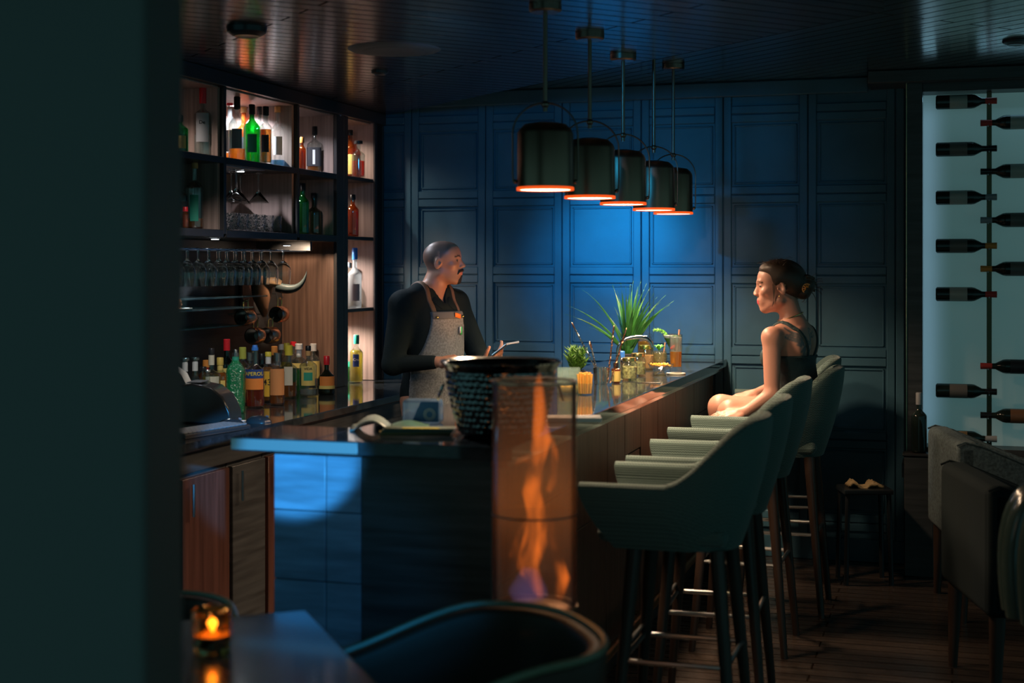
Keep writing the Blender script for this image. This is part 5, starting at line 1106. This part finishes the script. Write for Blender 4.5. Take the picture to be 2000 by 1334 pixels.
def head(s0, C, M, fem=False, sc=1.0):
    def W(*p): return C + M @ (np.array(p, float)*sc)
    class s:
        def ell(c, r, M_=None, k=.02, op='add'): s0.ell(c, [q*sc for q in r], M_, k=k*sc, op=op)
        def cap(a, b, ra, rb=None, k=.02, op='add'): s0.cap(a, b, ra*sc, None if rb is None else rb*sc, k=k*sc, op=op)
    f = .93 if fem else 1
    s.ell(W(-.014, 0, .035), (.099*f, .077*f, .083*f), M, k=.01)
    s.ell(W(.028, 0, -.030), (.062*f, .056*f, .088*f), M, k=.03)
    s.ell(W(.040, 0, .045), (.052*f, .062*f, .055*f), M, k=.03)
    j = .020 if not fem else .016
    for q in (-1, 1):
        s.cap(W(-.002, q*.048, -.060), W(.058, q*.014, -.100 if not fem else -.096), j, j*.9, k=.025)
        s.ell(W(.060, q*.040, -.018), (.022, .020, .018), M, k=.02)
        s.cap(W(.078, q*.036, .028), W(.088, q*.010, .024), .009, .009, k=.012)
    s.ell(W(.066, 0, -.102 if not fem else -.098), (.017, .020, .014), M, k=.018)
    s.ell(W(.074, 0, -.060), (.022, .030, .026), M, k=.02)
    for q in (-1, 1): s.ell(W(.094, q*.031, .008), (.014, .016, .010), M, k=.010, op='sub')
    for q in (-1, 1): s.ell(W(.0735, q*.030, .006), (.012, .014, .0115), M, k=.003)
    for q in (-1, 1): s.cap(W(.084, q*.022, .0115), W(.080, q*.042, .0095), .0038, .0034, k=.004)
    n_ = .0075 if not fem else .006
    s.cap(W(.086, 0, .018), W(.1135 if not fem else .106, 0, -.026), n_*.85, n_*1.25, k=.010)
    s.cap(W(.078, 0, .016), W(.099 if not fem else .094, 0, -.024), .0095, .012, k=.008)
    for q in (-1, 1): s.ell(W(.099, q*.0115, -.031), (.010, .0075, .0075), M, k=.006)
    lx = .0945 if not fem else .0885; s.ell(W(lx, 0, -.0585), (.0085, .021, .005), M, k=.006); s.ell(W(lx-.002, 0, -.0690), (.0085, .018, .0055), M, k=.006)
    s.cap(W(.105, .0, -.064), W(.085, .03, -.064), .0018, k=.004, op='sub'); s.cap(W(.105, .0, -.064), W(.085, -.03, -.064), .0018, k=.004, op='sub')
    for q in (-1, 1):
        Me = M @ np.array(Matrix.Rotation(R(q*-22), 3, 'Z') @ Matrix.Rotation(R(14), 3, 'Y'))
        s.ell(W(-.012, q*.078*f, -.004), (.019, .0075, .033), Me, k=.006); s.ell(W(-.004, q*.0865*f, .002), (.0115, .0105, .020), Me, k=.002, op='sub'); s.ell(W(.006, q*.081*f, -.006), (.005, .004, .008), Me, k=.003)
def hand(s, W0, fdir, up, side, curls, L=.178, thumb=(.6, .35), spread=.10, k=.004):
    """W0 wrist, fdir towards fingers, up = back of hand, side = +1 when the thumb is on cross(up, fdir)."""
    f = fdir/np.linalg.norm(fdir); u = up - f*(up@f); u /= np.linalg.norm(u); t = np.cross(u, f)*side; Mh = np.stack([f, t, u], 1)
    s.ell(W0 + f*.048, (.050, .040, .0145), Mh, k=.012); s.cap(W0, W0 + f*.03, .022, .021, k=.012)
    lens = [(.040, .024, .019), (.044, .028, .020), (.041, .026, .019), (.032, .019, .017)]
    for i in range(4):
        off = (.027 - i*.018); p = W0 + f*(.086 - abs(i-1.2)*.004) + t*off; a = 0; d = f + t*(.5*spread*(1.5-i)*2/3); d /= np.linalg.norm(d)
        s.cap(W0 + f*.05 + t*off*.8, p, .0105, .0095, k=.006)
        for j, l in enumerate(lens[i]):
            a += curls[i][j] if hasattr(curls[i], '__len__') else curls[i]
            dd = d*math.cos(a) - u*math.sin(a); q = p + dd*l; s.cap(p, q, .0090 - .0007*j, .0084 - .0007*j, k=k); p = q
    p = W0 + f*.022 + t*.026 - u*.004; d = f*math.cos(thumb[0]) + t*math.sin(thumb[0]) - u*thumb[1]; d /= np.linalg.norm(d); q = p + d*.040; s.cap(p, q, .0145, .0105, k=.008)
    d2 = d*.9 + f*.35; d2 /= np.linalg.norm(d2); q2 = q + d2*.030; s.cap(q, q2, .0102, .0092, k=k); s.cap(q2, q2 + (d2*.9+f*.2)*.022, .0092, .0078, k=k)
def smooth(x, a, b): t = np.clip((x-a)/(b-a), 0, 1); return t*t*(3-2*t)
def blend(C_, mask, col): return C_*(1-mask[:, None]) + np.array(col)*mask[:, None]
def loc_(V, C, M): return (V - C) @ M

# ---- bartender
zc_m = 7.0; HS = .90; bx_, by_ = c2w(842, zc_m)
man = thing('person', (bx_, by_, 0), TH, 'shaven headed bartender with moustache in black shirt and grey denim apron holding a phone', 'person')
T = -40; Mt = frame(T); fw, lf = Mt[:, 0], Mt[:, 1]; Z = V3(0, 0, 1)
HC = V3(.062, -.005, 1.568); MH = frame(-13, 4)
def P_(f_, l_, z): return fw*f_ + lf*l_ + Z*z
shR, shL = P_(-.01, -.185, 1.365), P_(-.01, .185, 1.365); elR, elL = P_(.00, -.265, 1.085), P_(.08, .262, 1.10)
wrR = V3(.045, -.27, 1.10); wrL = V3(.255, -.13, 1.055)
def man_body(s, fat=0, legs=True, sleeves=False):
    s.ell(P_(0, 0, 1.215), (.115+fat, .172+fat, .17+fat), Mt, k=.05); s.ell(P_(.0, 0, 1.305), (.098+fat, .178+fat, .10+fat), Mt, k=.06)
    s.ell(P_(.01, 0, 1.06), (.110+fat, .150+fat, .16+fat), Mt, k=.06); s.ell(P_(-.005, 0, .93), (.115+fat, .162+fat, .13+fat), Mt, k=.05)
    s.cap(P_(.0, -.09, 1.405), shR, .045+fat, .055+fat, k=.04); s.cap(P_(.0, .09, 1.405), shL, .045+fat, .055+fat, k=.04)
    s.cap(P_(.0, -.06, 1.42), P_(0, .06, 1.42), .045+fat, .045+fat, k=.04)
    s.cap(shR, elR, .056+fat, .043+fat, k=.03); s.cap(shL, elL, .056+fat, .043+fat, k=.03)
    if not sleeves:
        s.cap(elR, wrR, .040, .026, k=.02); s.cap(elL, wrL, .040, .026, k=.02)
    if legs:
        for q in (-1, 1):
            s.cap(P_(0, q*.09, .88), P_(.01, q*.10, .50), .085, .058, k=.04); s.cap(P_(.01, q*.10, .50), P_(-.02, q*.105, .09), .055, .038, k=.03); s.cap(P_(-.03, q*.105, .045), P_(.16, q*.12, .035), .042, .033, k=.03)
ax = axis((-.42, -.40, .01), (-.40, .44, .0042)); ay = axis((-.42, .36, .0046))
s = SDF(ax, ay, axis((-.01, 1.0, .014), (1.0, 1.70, .0042)))
man_body(s); head(s, HC, MH, sc=HS)
nb = P_(.0, 0, 1.42); s.cap(HC + MH @ V3(-.030, 0, -.045), nb, .052, .060, k=.03)
# right hand resting low with thumb up, left hand cradling the phone
hand(s, wrR, V3(.95, -.10, .12), V3(-.15, -.55, .80), -1, [(.5, .5, .3), (.6, .5, .3), (.65, .5, .3), (.7, .5, .3)], thumb=(.5, -.75))
LW = wrL; hand(s, LW, V3(.62, .10, .50), V3(.35, -.55, -.65), 1, [(.15, .35, .3), (.30, .5, .4), (.35, .5, .4), (.35, .6, .4)], thumb=(.95, .15), spread=.28)
def man_col(V):
    q = loc_(V, HC, MH)/HS; C_ = np.tile([.46, .235, .15], (len(V), 1)); hx, hy, hz = q.T
    inh = np.linalg.norm(q/np.array([.13, .1, .15]), axis=1) < 1.15
    top = inh * smooth(hz - .9*(hx-.045)*(hx > .0) - .015, .03, .055) * smooth(-hx, -.078, -.045); low = inh * smooth(-hx, -.015, .02) * smooth(hz, -.055, -.03)
    earm = (np.abs(hy) > .066) & (((hx+.014)/.024)**2 + ((hz+.003)/.037)**2 < 1); st_ = np.maximum(top, low) * (~earm)
    C_ = blend(C_, st_*.85, [.085, .060, .052])
    beard = inh * smooth(-hz, .045, .085) * smooth(hx, .0, .03) * .38; C_ = blend(C_, beard, [.12, .08, .06])
    e = inh * (np.linalg.norm((q*[1, 1, 1] - [.083, 0, .006])/[.02, 1, .0052], axis=1) < 1) * (np.abs(np.abs(hy)-.031) < .011); C_ = blend(C_, e.astype(float), [.22, .16, .14])  # eye whites coloured dark, the shade of the socket painted in
    e = inh * (hx > .07) * (((np.abs(hy)-.029)**2 + (hz-.006)**2) < .0070**2); C_ = blend(C_, e.astype(float), [.02, .015, .01])
    br = inh * (hx > .055) * (np.abs(hz - .0305 + .25*np.abs(np.abs(hy)-.03)) < .0046) * (np.abs(np.abs(hy)-.031) < .019); C_ = blend(C_, br.astype(float)*.9, [.03, .02, .015])
    lp = inh * (hx > .086) * (np.abs(hz+.064) < .010) * (np.abs(hy) < .021); C_ = blend(C_, lp*.7, [.55, .20, .16]); return C_
SK = skin_mat('skin')
mb = s.mesh('body', SK, man, man_col)
s = SDF(axis((-.03, .22, .003)), axis((-.14, .12, .003)), axis((1.42, 1.60, .003)))
def W(*p): return HC + MH @ (np.array(p, float)*HS)
for q in (-1, 1):
    s.cap(W(.102, 0, -.049), W(.092, q*.026, -.054), .0068, .0055, k=.004); s.cap(W(.092, q*.026, -.054), W(.083, q*.034, -.070), .0055, .003, k=.004)
o = s.mesh('moustache', mat('black_hair', (.018, .014, .012), .55, bump=('noise', 400, .6, .002)), man)
s = SDF(axis((-.03, .22, .003)), axis((-.14, .12, .003)), axis((1.42, 1.56, .003)))
s.ell(W(.072, 0, -.103), (.018, .020, .018), MH, k=.01); s.cap(W(.094, 0, -.080), W(.086, 0, -.092), .0055, .008, k=.006)
s.mesh('goatee', mat('black_hair'), man)
# shirt with open collar
SHIRT = mat('black_shirt', (.014, .022, .024), .9, spec=.1, bump=('noise', 25, .25, .01))
s = SDF(ax, ay, axis((.84, 1.50, .006))); man_body(s, .010, False, True)
s.cap(elR, wrR - (wrR-elR)*.10, .046, .033, k=.02); s.cap(elL, wrL - (wrL-elL)*.10, .046, .033, k=.02)
s.cap(P_(.0, 0, 1.38), P_(.0, 0, 1.45) + V3(.012, 0, 0), .070, .064, k=.02)
def shirt_clip(P):
    Q = P - (P_(.0, 0, 0)); f_ = Q @ fw; l_ = Q @ lf; z = P[..., 2]
    vneck = np.minimum(np.minimum((z - 1.368)*.62 - np.abs(l_), f_ - .02), 1)   # V opening
    coll = np.minimum(z - 1.445, .080 - np.hypot(f_, l_))
    return np.maximum(np.maximum(vneck, coll), .86 - z)
s.clip(shirt_clip); sh_ = s.mesh('shirt', SHIRT, man)
for q in (-1, 1):     # collar leaves
    rows = []
    ci = [V3(-.068, 0, 1.462), V3(-.045, .052, 1.462), V3(.0, .070, 1.452), V3(.045, .055, 1.425), V3(.078, .030, 1.395), V3(.100, .004, 1.366)]
    co = [V3(-.082, 0, 1.430), V3(-.062, .068, 1.430), V3(.0, .094, 1.424), V3(.055, .084, 1.400), V3(.100, .066, 1.366), V3(.118, .040, 1.335)]
    for a_, b_ in zip(ci, co): rows.append([tuple(P_(a_[0], q*a_[1], a_[2])), tuple(P_((a_[0]+b_[0])/2+.004, q*(a_[1]+b_[1])/2, (a_[2]+b_[2])/2+.006)), tuple(P_(b_[0], q*b_[1], b_[2]))])
    o = MB().grid(rows).build('collar', SHIRT, man); sd = o.modifiers.new('s', 'SOLIDIFY'); sd.thickness = .004; sb_ = o.modifiers.new('u', 'SUBSURF'); sb_.levels = 1; sb_.render_levels = 2
# apron
APR = mat('grey_denim', (.20, .215, .22), .85, noise=((120, 120, 120), .35), bump=('noise', 300, .3, .001))
def torso(s, fat):
    s.ell(P_(0, 0, 1.215), (.115+fat, .172+fat, .17+fat), Mt, k=.05); s.ell(P_(.0, 0, 1.305), (.098+fat, .178+fat, .10+fat), Mt, k=.06)
    s.ell(P_(.01, 0, 1.06), (.110+fat, .150+fat, .16+fat), Mt, k=.06); s.ell(P_(-.005, 0, .93), (.115+fat, .162+fat, .13+fat), Mt, k=.05)
def fl_(P): return P @ fw, P @ lf, P[..., 2]
s = SDF(axis((-.26, .28, .005)), axis((-.30, .26, .005)), axis((.62, 1.36, .006))); torso(s, .020); s.cap(P_(.02, 0, .9), P_(.03, 0, .60), .14, .15, k=.06)
def apron_clip(P):
    f_, l_, z = fl_(P); w_ = np.where(z > 1.01, .108 + .085*np.clip((1.33-z)/.30, 0, 1)**1.7, .195)
    return np.maximum.reduce([np.abs(l_) - w_, z - 1.330, -(f_ - .02), .64 - z])
s.clip(apron_clip); ap = s.mesh('apron', APR, man, smooth=1)
s = SDF(axis((-.26, .28, .005)), axis((-.30, .26, .005)), axis((1.29, 1.36, .004))); torso(s, .0235)
s.clip(lambda P: np.maximum.reduce([np.abs(fl_(P)[1]) - .109, P[..., 2] - 1.332, 1.296 - P[..., 2], -(fl_(P)[0] - .02)])); s.mesh('hem_band', mat('dark_denim', (.12, .13, .14), .85), ap, smooth=1)
s = SDF(axis((-.26, .28, .0045)), axis((-.30, .26, .0045)), axis((1.28, 1.50, .0045)))
torso(s, .0145); s.cap(P_(.0, -.09, 1.405), shR, .058, .068, k=.04); s.cap(P_(.0, .09, 1.405), shL, .058, .068, k=.04); s.cap(P_(.0, -.06, 1.42), P_(0, .06, 1.42), .058, .058, k=.04)
s.clip(lambda P: np.maximum.reduce([np.abs(np.abs(fl_(P)[1]) - .088) - .0125, 1.315 - P[..., 2]])); s.mesh('strap', mat('brown_leather_strap', (.16, .09, .05), .6), ap, smooth=1)
def on_chest(l_, z, off=.0): 
    f_ = .136*math.sqrt(max(0, 1-(l_/.20)**2)) + off; return P_(f_, l_, z)
for l_, z, c_, nm, sz in ((-.090, 1.306, (.85, .65, .10), 'button', .010), (.090, 1.306, (.85, .65, .10), 'button', .010)):
    c = on_chest(l_, z, .002); MB().sphere(tuple(c), (sz, sz, sz*.7), 8).build(nm, mat('brass'), ap)
def patch(l0, l1, z0, z1, m_, nm, tilt=0, off=.004):
    rows = [[tuple(on_chest(l0+(l1-l0)*u, z0+(z1-z0)*v + tilt*(u-.5), off)) for v in (0, 1)] for u in (0, .33, .66, 1)]; o = MB().grid(rows).build(nm, m_, ap); sd = o.modifiers.new('s', 'SOLIDIFY'); sd.thickness = .003; return o
patch(.020, .070, 1.300, 1.322, mat('orange_tag', (.85, .22, .03), .5), 'name_tag', -.010, .006)
patch(.050, .062, 1.225, 1.258, lW, 'pen', 0, .012); patch(.064, .080, 1.218, 1.256, mat('green_pen', (.04, .65, .15), .4), 'pen', 0, .008)
# phone
ph = thing('phone', (0, 0, 0), TH, 'thin flip style phone lit pale blue in the left hand of the bartender', 'phone')
cph = V3(.335, -.125, 1.148); ph.location = man.matrix_world @ Vector((0, 0, 0)); ph.location = (bx_ + (cph[0]*cs - cph[1]*sn), by_ + (cph[0]*sn + cph[1]*cs), cph[2])
Mp = Matrix.Rotation(R(-38), 4, 'Y'); MB().rbox(-.045, .042, -.034, .034, -.004, .004, .003, 2, M=Mp).build('body', PLASTIC, ph)
MB().rbox(-.043, .040, -.031, .031, .0041, .0052, .0004, 1, M=Mp).build('screen', mat('phone_screen', (.3, .5, .6), .2, emis=(.4, .75, 1), estr=.55), ph)
MB().rbox(0, .062, -.034, .034, -.003, .003, .002, 2, M=Matrix.Translation((.033, 0, .029)) @ Matrix.Rotation(R(-10), 4, 'Y')).build('cover', mat('phone_cover', (.45, .50, .52), .3), ph)

# ---- seated woman
zc_w = 6.50; wx_, wy_ = c2w(1540, zc_w)
wom = thing('person', (wx_, wy_, 0), TH, 'woman with dark updo and dark strappy top seated at the bar with a tattooed back', 'person')
T = 147; Mt2 = frame(T); fw2, lf2 = Mt2[:, 0], Mt2[:, 1]
def Q_(f_, l_, z): return fw2*f_ + lf2*l_ + Z*z
HC = V3(-.045, .01, 1.455); MH = frame(173, -2); HCw, MHw = HC.copy(), MH.copy()
TF = np.array(Matrix.Rotation(R(T), 3, 'Z') @ Matrix.Rotation(R(10), 3, 'Y'))
ch = V3(.010, 0, 1.165); pel = V3(.045, 0, .865)
sL, sR = V3(-.100, -.135, 1.235), V3(.085, .115, 1.205)
eL = V3(-.105, -.165, .985); wL = V3(-.225, -.17, .905); eR = V3(.0, .235, .99); wR = V3(-.13, .15, .955)
kneeL, kneeR = V3(-.275, -.085, .895), V3(-.29, .115, .90)
def w_torso(s, fat=0):
    s.ell(ch, (.088+fat, .128+fat, .135+fat), TF, k=.05); s.ell(ch + V3(.028, 0, -.13), (.082+fat, .112+fat, .12+fat), TF, k=.05); s.ell(pel, (.105+fat, .145+fat, .105+fat), Mt2, k=.05)
    s.ell(ch + fw2*-.020 + Z*.050, (.080+fat, .130+fat, .080+fat), TF, k=.05)
    for q in (-1, 1): s.ell(ch + fw2*.070 + lf2*q*.058 + Z*-.030, (.042+fat, .050+fat, .050+fat), TF, k=.035)
    for q in (-1, 1): s.ell(ch + fw2*-.075 + lf2*q*.07 + Z*.045, (.018+fat, .045+fat, .06+fat), TF, k=.03)
s = SDF(axis((-.46, .24, .0042)), axis((-.30, .34, .0046)), axis((.0, .80, .014), (.80, 1.60, .0042)))
w_torso(s)
s.cap(V3(.028, 0, 1.268), sL, .036, .043, k=.04); s.cap(V3(.028, 0, 1.268), sR, .038, .043, k=.05)
s.cap(sL, eL, .043, .033, k=.02); s.cap(eL, wL, .034, .023, k=.015); s.cap(sR, eR, .043, .033, k=.02); s.cap(eR, wR, .034, .023, k=.015)
s.cap(ch + fw2*-.098 + Z*.09, ch + fw2*-.088 + Z*-.10, .004, .004, k=.018, op='sub')              # spine furrow
s.cap(HC + MH @ V3(-.030, 0, -.04), V3(.030, 0, 1.265), .046, .052, k=.035)
for kn, q in ((kneeL, 1), (kneeR, -1)):
    hp = pel + lf2*q*.075 + V3(0, 0, -.015); s.cap(hp, kn, .082, .056, k=.04); an = kn + V3(-.035, .0, -.42); s.cap(kn, (kn+an)/2 + V3(.01, 0, .05), .050, .047, k=.03); s.cap((kn+an)/2 + V3(.01, 0, .05), an, .047, .030, k=.03); s.cap(an + V3(0, 0, -.035), an + V3(-.12, .0, -.06), .032, .024, k=.02)
head(s, HC, MH, True)
hand(s, wL, V3(-.95, -.02, -.12), V3(-.1, -.35, .93), 1, [(.12, .15, .1)]*4, thumb=(.5, .1)); hand(s, wR, V3(-.95, .1, -.1), V3(0, 0, 1), 1, [(.3, .3, .2)]*4)
tat = []
random.seed(31)
def leaf_pts(l0, z0, a, L_):
    return [(l0 + L_*u*math.cos(a) + .25*L_*math.sin(u*3)*math.sin(a), z0 + L_*u*math.sin(a)) for u in [i/8 for i in range(9)]]
for l0, z0, a, L_ in [(.085, 1.20, 1.9, .05), (.080, 1.17, 2.2, .05), (.060, 1.13, 1.7, .09), (.045, 1.12, 1.4, .08), (.070, 1.235, .6, .06), (.03, 1.20, 2.4, .08), (.065, 1.10, 1.8, .07), (.0, 1.18, 1.6, .09), (.015, 1.12, 1.5, .06), (.05, 1.07, 1.6, .07), (.035, 1.065, 1.4, .07), (.12, 1.245, 4.0, .05), (.128, 1.235, 3.7, .055), (.10, 1.25, 3.6, .05)]:
    for k_ in range(2): tat.append(leaf_pts(l0 + k_*.012, z0, a + k_*.25, L_))
TP = np.array([p for c in tat for p in c])
def wom_col(V):
    q = loc_(V, HCw, MHw); hx, hy, hz = q.T; C_ = np.tile([.52, .25, .18], (len(V), 1)); inh = np.linalg.norm(q/np.array([.13, .1, .15]), axis=1) < 1.1
    e = inh * (hx > .072) * (np.abs(hz-.006) < .0045) * (np.abs(np.abs(hy)-.031) < .013); C_ = blend(C_, e.astype(float), [.03, .02, .02])
    br = inh * (hx > .055) * (np.abs(hz - .031 + .3*np.abs(np.abs(hy)-.028)) < .0035) * (np.abs(np.abs(hy)-.031) < .019); C_ = blend(C_, br*.9, [.05, .03, .02])
    lp = inh * (hx > .084) * (np.abs(hz+.064) < .0105) * (np.abs(hy) < .02); C_ = blend(C_, lp*.9, [.55, .06, .09])
    bk = (V @ fw2) < (ch @ fw2) - .02; l_ = V @ lf2; z = V[:, 2]; m_ = np.zeros(len(V)); sel = np.where(bk & (z > 1.03) & (z < 1.31))[0]
    d = np.sqrt(((l_[sel, None]-TP[None, :, 0])**2 + (z[sel, None]-TP[None, :, 1])**2)).min(1); m_[sel] = 1 - smooth(d, .0035, .0075); C_ = blend(C_, m_*.88, [.08, .11, .12]); return C_
wbm = s.mesh('body', SK, wom, wom_col)
# hair
HAIR = mat('dark_brown_hair', (.040, .022, .013), .42, bump=('wave', 170, .35, .001))
s = SDF(axis((-.17, .14, .0035)), axis((-.12, .14, .0035)), axis((1.33, 1.60, .0035)))
def Wh(*p): return HCw + MHw @ np.array(p, float)
s.ell(Wh(-.022, 0, .045), (.100, .080, .082), MHw, k=.01); s.ell(Wh(.030, 0, .085), (.050, .055, .030), MHw, k=.03); s.ell(Wh(-.06, 0, .02), (.066, .066, .075), MHw, k=.02)
s.ell(Wh(.092, 0, .005), (.075, .095, .064), MHw, k=.008, op='sub'); s.ell(Wh(.02, .0, -.085), (.09, .1, .070), MHw, k=.01, op='sub')
for q in (-1, 1): s.ell(Wh(-.010, q*.095, -.012), (.027, .034, .036), MHw, k=.006, op='sub')
s.ell(Wh(-.128, 0, .005), (.036, .040, .042), MHw, k=.015); s.ell(Wh(-.110, .0, -.030), (.034, .038, .030), MHw, k=.012)
for i in range(8):
    a = i*.8; s.cap(Wh(-.128+.02*math.cos(a), .03*math.sin(a), .01+.035*math.sin(a)), Wh(-.14+.03*math.cos(a+.7), .03*math.sin(a+.9), .005+.04*math.sin(a+.7)), .010, .006, k=.005)
hr = s.mesh('hair', HAIR, wom, smooth=1)
m = MB(); random.seed(12)
for i in range(110):
    a = random.uniform(-1.2, 1.2); b0 = Wh(.06*math.cos(a)+random.uniform(-.08, .0), .065*math.sin(a), .105+random.uniform(-.01, .012)); b1 = b0 + MHw @ V3(random.uniform(-.04, .03), random.uniform(-.02, .02), random.uniform(.004, .022)); b2 = b1 + MHw @ V3(random.uniform(-.03, .02), random.uniform(-.01, .01), random.uniform(-.012, .008)); m.tube(bez(tuple(b0), tuple(b1), tuple(b2), 5), .0007, 3)
for i in range(5):
    q = .072 + i*.0012; m.tube(bez(tuple(Wh(.030-i*.003, q*.86, .04)), tuple(Wh(.026-i*.003, q-.001, -.02)), tuple(Wh(.026+i*.002, q-.012, -.07-i*.004)), 8), .0009, 4)
for i in range(26):
    a = random.uniform(0, 6.28); b0 = Wh(-.13+.03*math.cos(a), random.uniform(-.03, .04), .0+.035*math.sin(a)); b1 = b0 + MHw @ V3(.035*math.cos(a), random.uniform(-.01, .01), .035*math.sin(a)); b2 = b1 + MHw @ V3(.014*math.cos(a+1.2), 0, .014*math.sin(a+1.2)); m.tube(bez(tuple(b0), tuple(b1), tuple(b2), 5), .0009, 3)
m.build('loose_strands', HAIR, hr)
m = MB(); c = Wh(-.125, .040, -.010)
for i in range(5):
    a = i*.62 - .6; m.tube([tuple(c + MHw @ V3(.020*math.cos(a), .004, .020*math.sin(a))), tuple(c + MHw @ V3(.006*math.cos(a+.4), .012, .006*math.sin(a+.4)))], .0028, 6)
m.tube([tuple(c + MHw @ V3(.021*math.cos(a), .004, .021*math.sin(a))) for a in [i*.35-.9 for i in range(10)]], .003, 6)
m.build('hair_clip', mat('tortoiseshell', (.85, .32, .05), .2, coat=.6), hr)
m = MB(); pts = []
for i in range(25): a = 2*math.pi*i/24; pts.append(tuple(V3(.008 + .058*math.cos(a), .0 + .055*math.sin(a), 1.322 + .020*math.cos(a))))
m.tube(pts[:-1], .0022, 6, closed=True); m.build('necklace', GOLD, wom)
for q, nm in ((.083, 'earring'), ): MB().sphere(tuple(Wh(.0, q*.93, -.040)), .0035, 6).build(nm, GOLD, wom); MB().sphere(tuple(Wh(-.028, q*.96, .010)), .0025, 6).build(nm, GOLD, wom)
TOP = mat('teal_black_top', (.018, .040, .045), .7, bump=('noise', 30, .5, .012))
s = SDF(axis((-.22, .24, .0045)), axis((-.22, .22, .0045)), axis((.90, 1.20, .005))); w_torso(s, .007)
s.clip(lambda P: np.maximum.reduce([P[..., 2] - (1.150 + .10*np.clip(P @ fw2 - .02, 0, .1)*3), .955 - P[..., 2]])); tpo = s.mesh('top', TOP, wom, smooth=1)
s = SDF(axis((-.22, .24, .004)), axis((-.24, .22, .004)), axis((1.10, 1.34, .004))); w_torso(s, .006)
s.cap(V3(.028, 0, 1.275), sL, .042, .049, k=.04); s.cap(V3(.028, 0, 1.275), sR, .042, .049, k=.04)
def strapclip(P):
    l_ = P @ lf2; z = P[..., 2]; f_ = P @ fw2; r = []
    for q in (1, -1):
        c_ = np.where(f_ < (ch @ fw2), .032 + .060*np.clip((z-1.14)/.13, 0, 1), .085); r.append(np.abs(l_*q - c_) - .0095)
    return np.maximum(np.minimum(r[0], r[1]), 1.135 - z)
s.clip(strapclip); s.mesh('strap', TOP, tpo, smooth=1)
s = SDF(axis((-.34, .26, .006)), axis((-.26, .28, .006)), axis((.72, .99, .006)))
s.ell(pel, (.118, .158, .112), Mt2, k=.04); s.ell(pel + Z*.07, (.105, .13, .08), Mt2, k=.05)
for kn, q in ((kneeL, 1), (kneeR, -1)):
    hp = pel + lf2*q*.075 + V3(0, 0, -.015); s.cap(hp, hp + (kn-hp)*.50, .092, .080, k=.03)
s.clip(lambda P: np.maximum(P[..., 2] - .965, -(P[..., 0] + .20))); s.mesh('shorts', mat('patterned_shorts', (.10, .12, .13), .8, noise=((60, 60, 60), .8)), wom, smooth=1)
MB().tube([tuple(V3(.045 + .128*math.cos(a)*.95, .0 + .128*math.sin(a), .962)) for a in [2*math.pi*i/40 for i in range(40)]], .009, 8, closed=True).build('belt', mat('tan_belt', (.45, .22, .10), .4), wom)
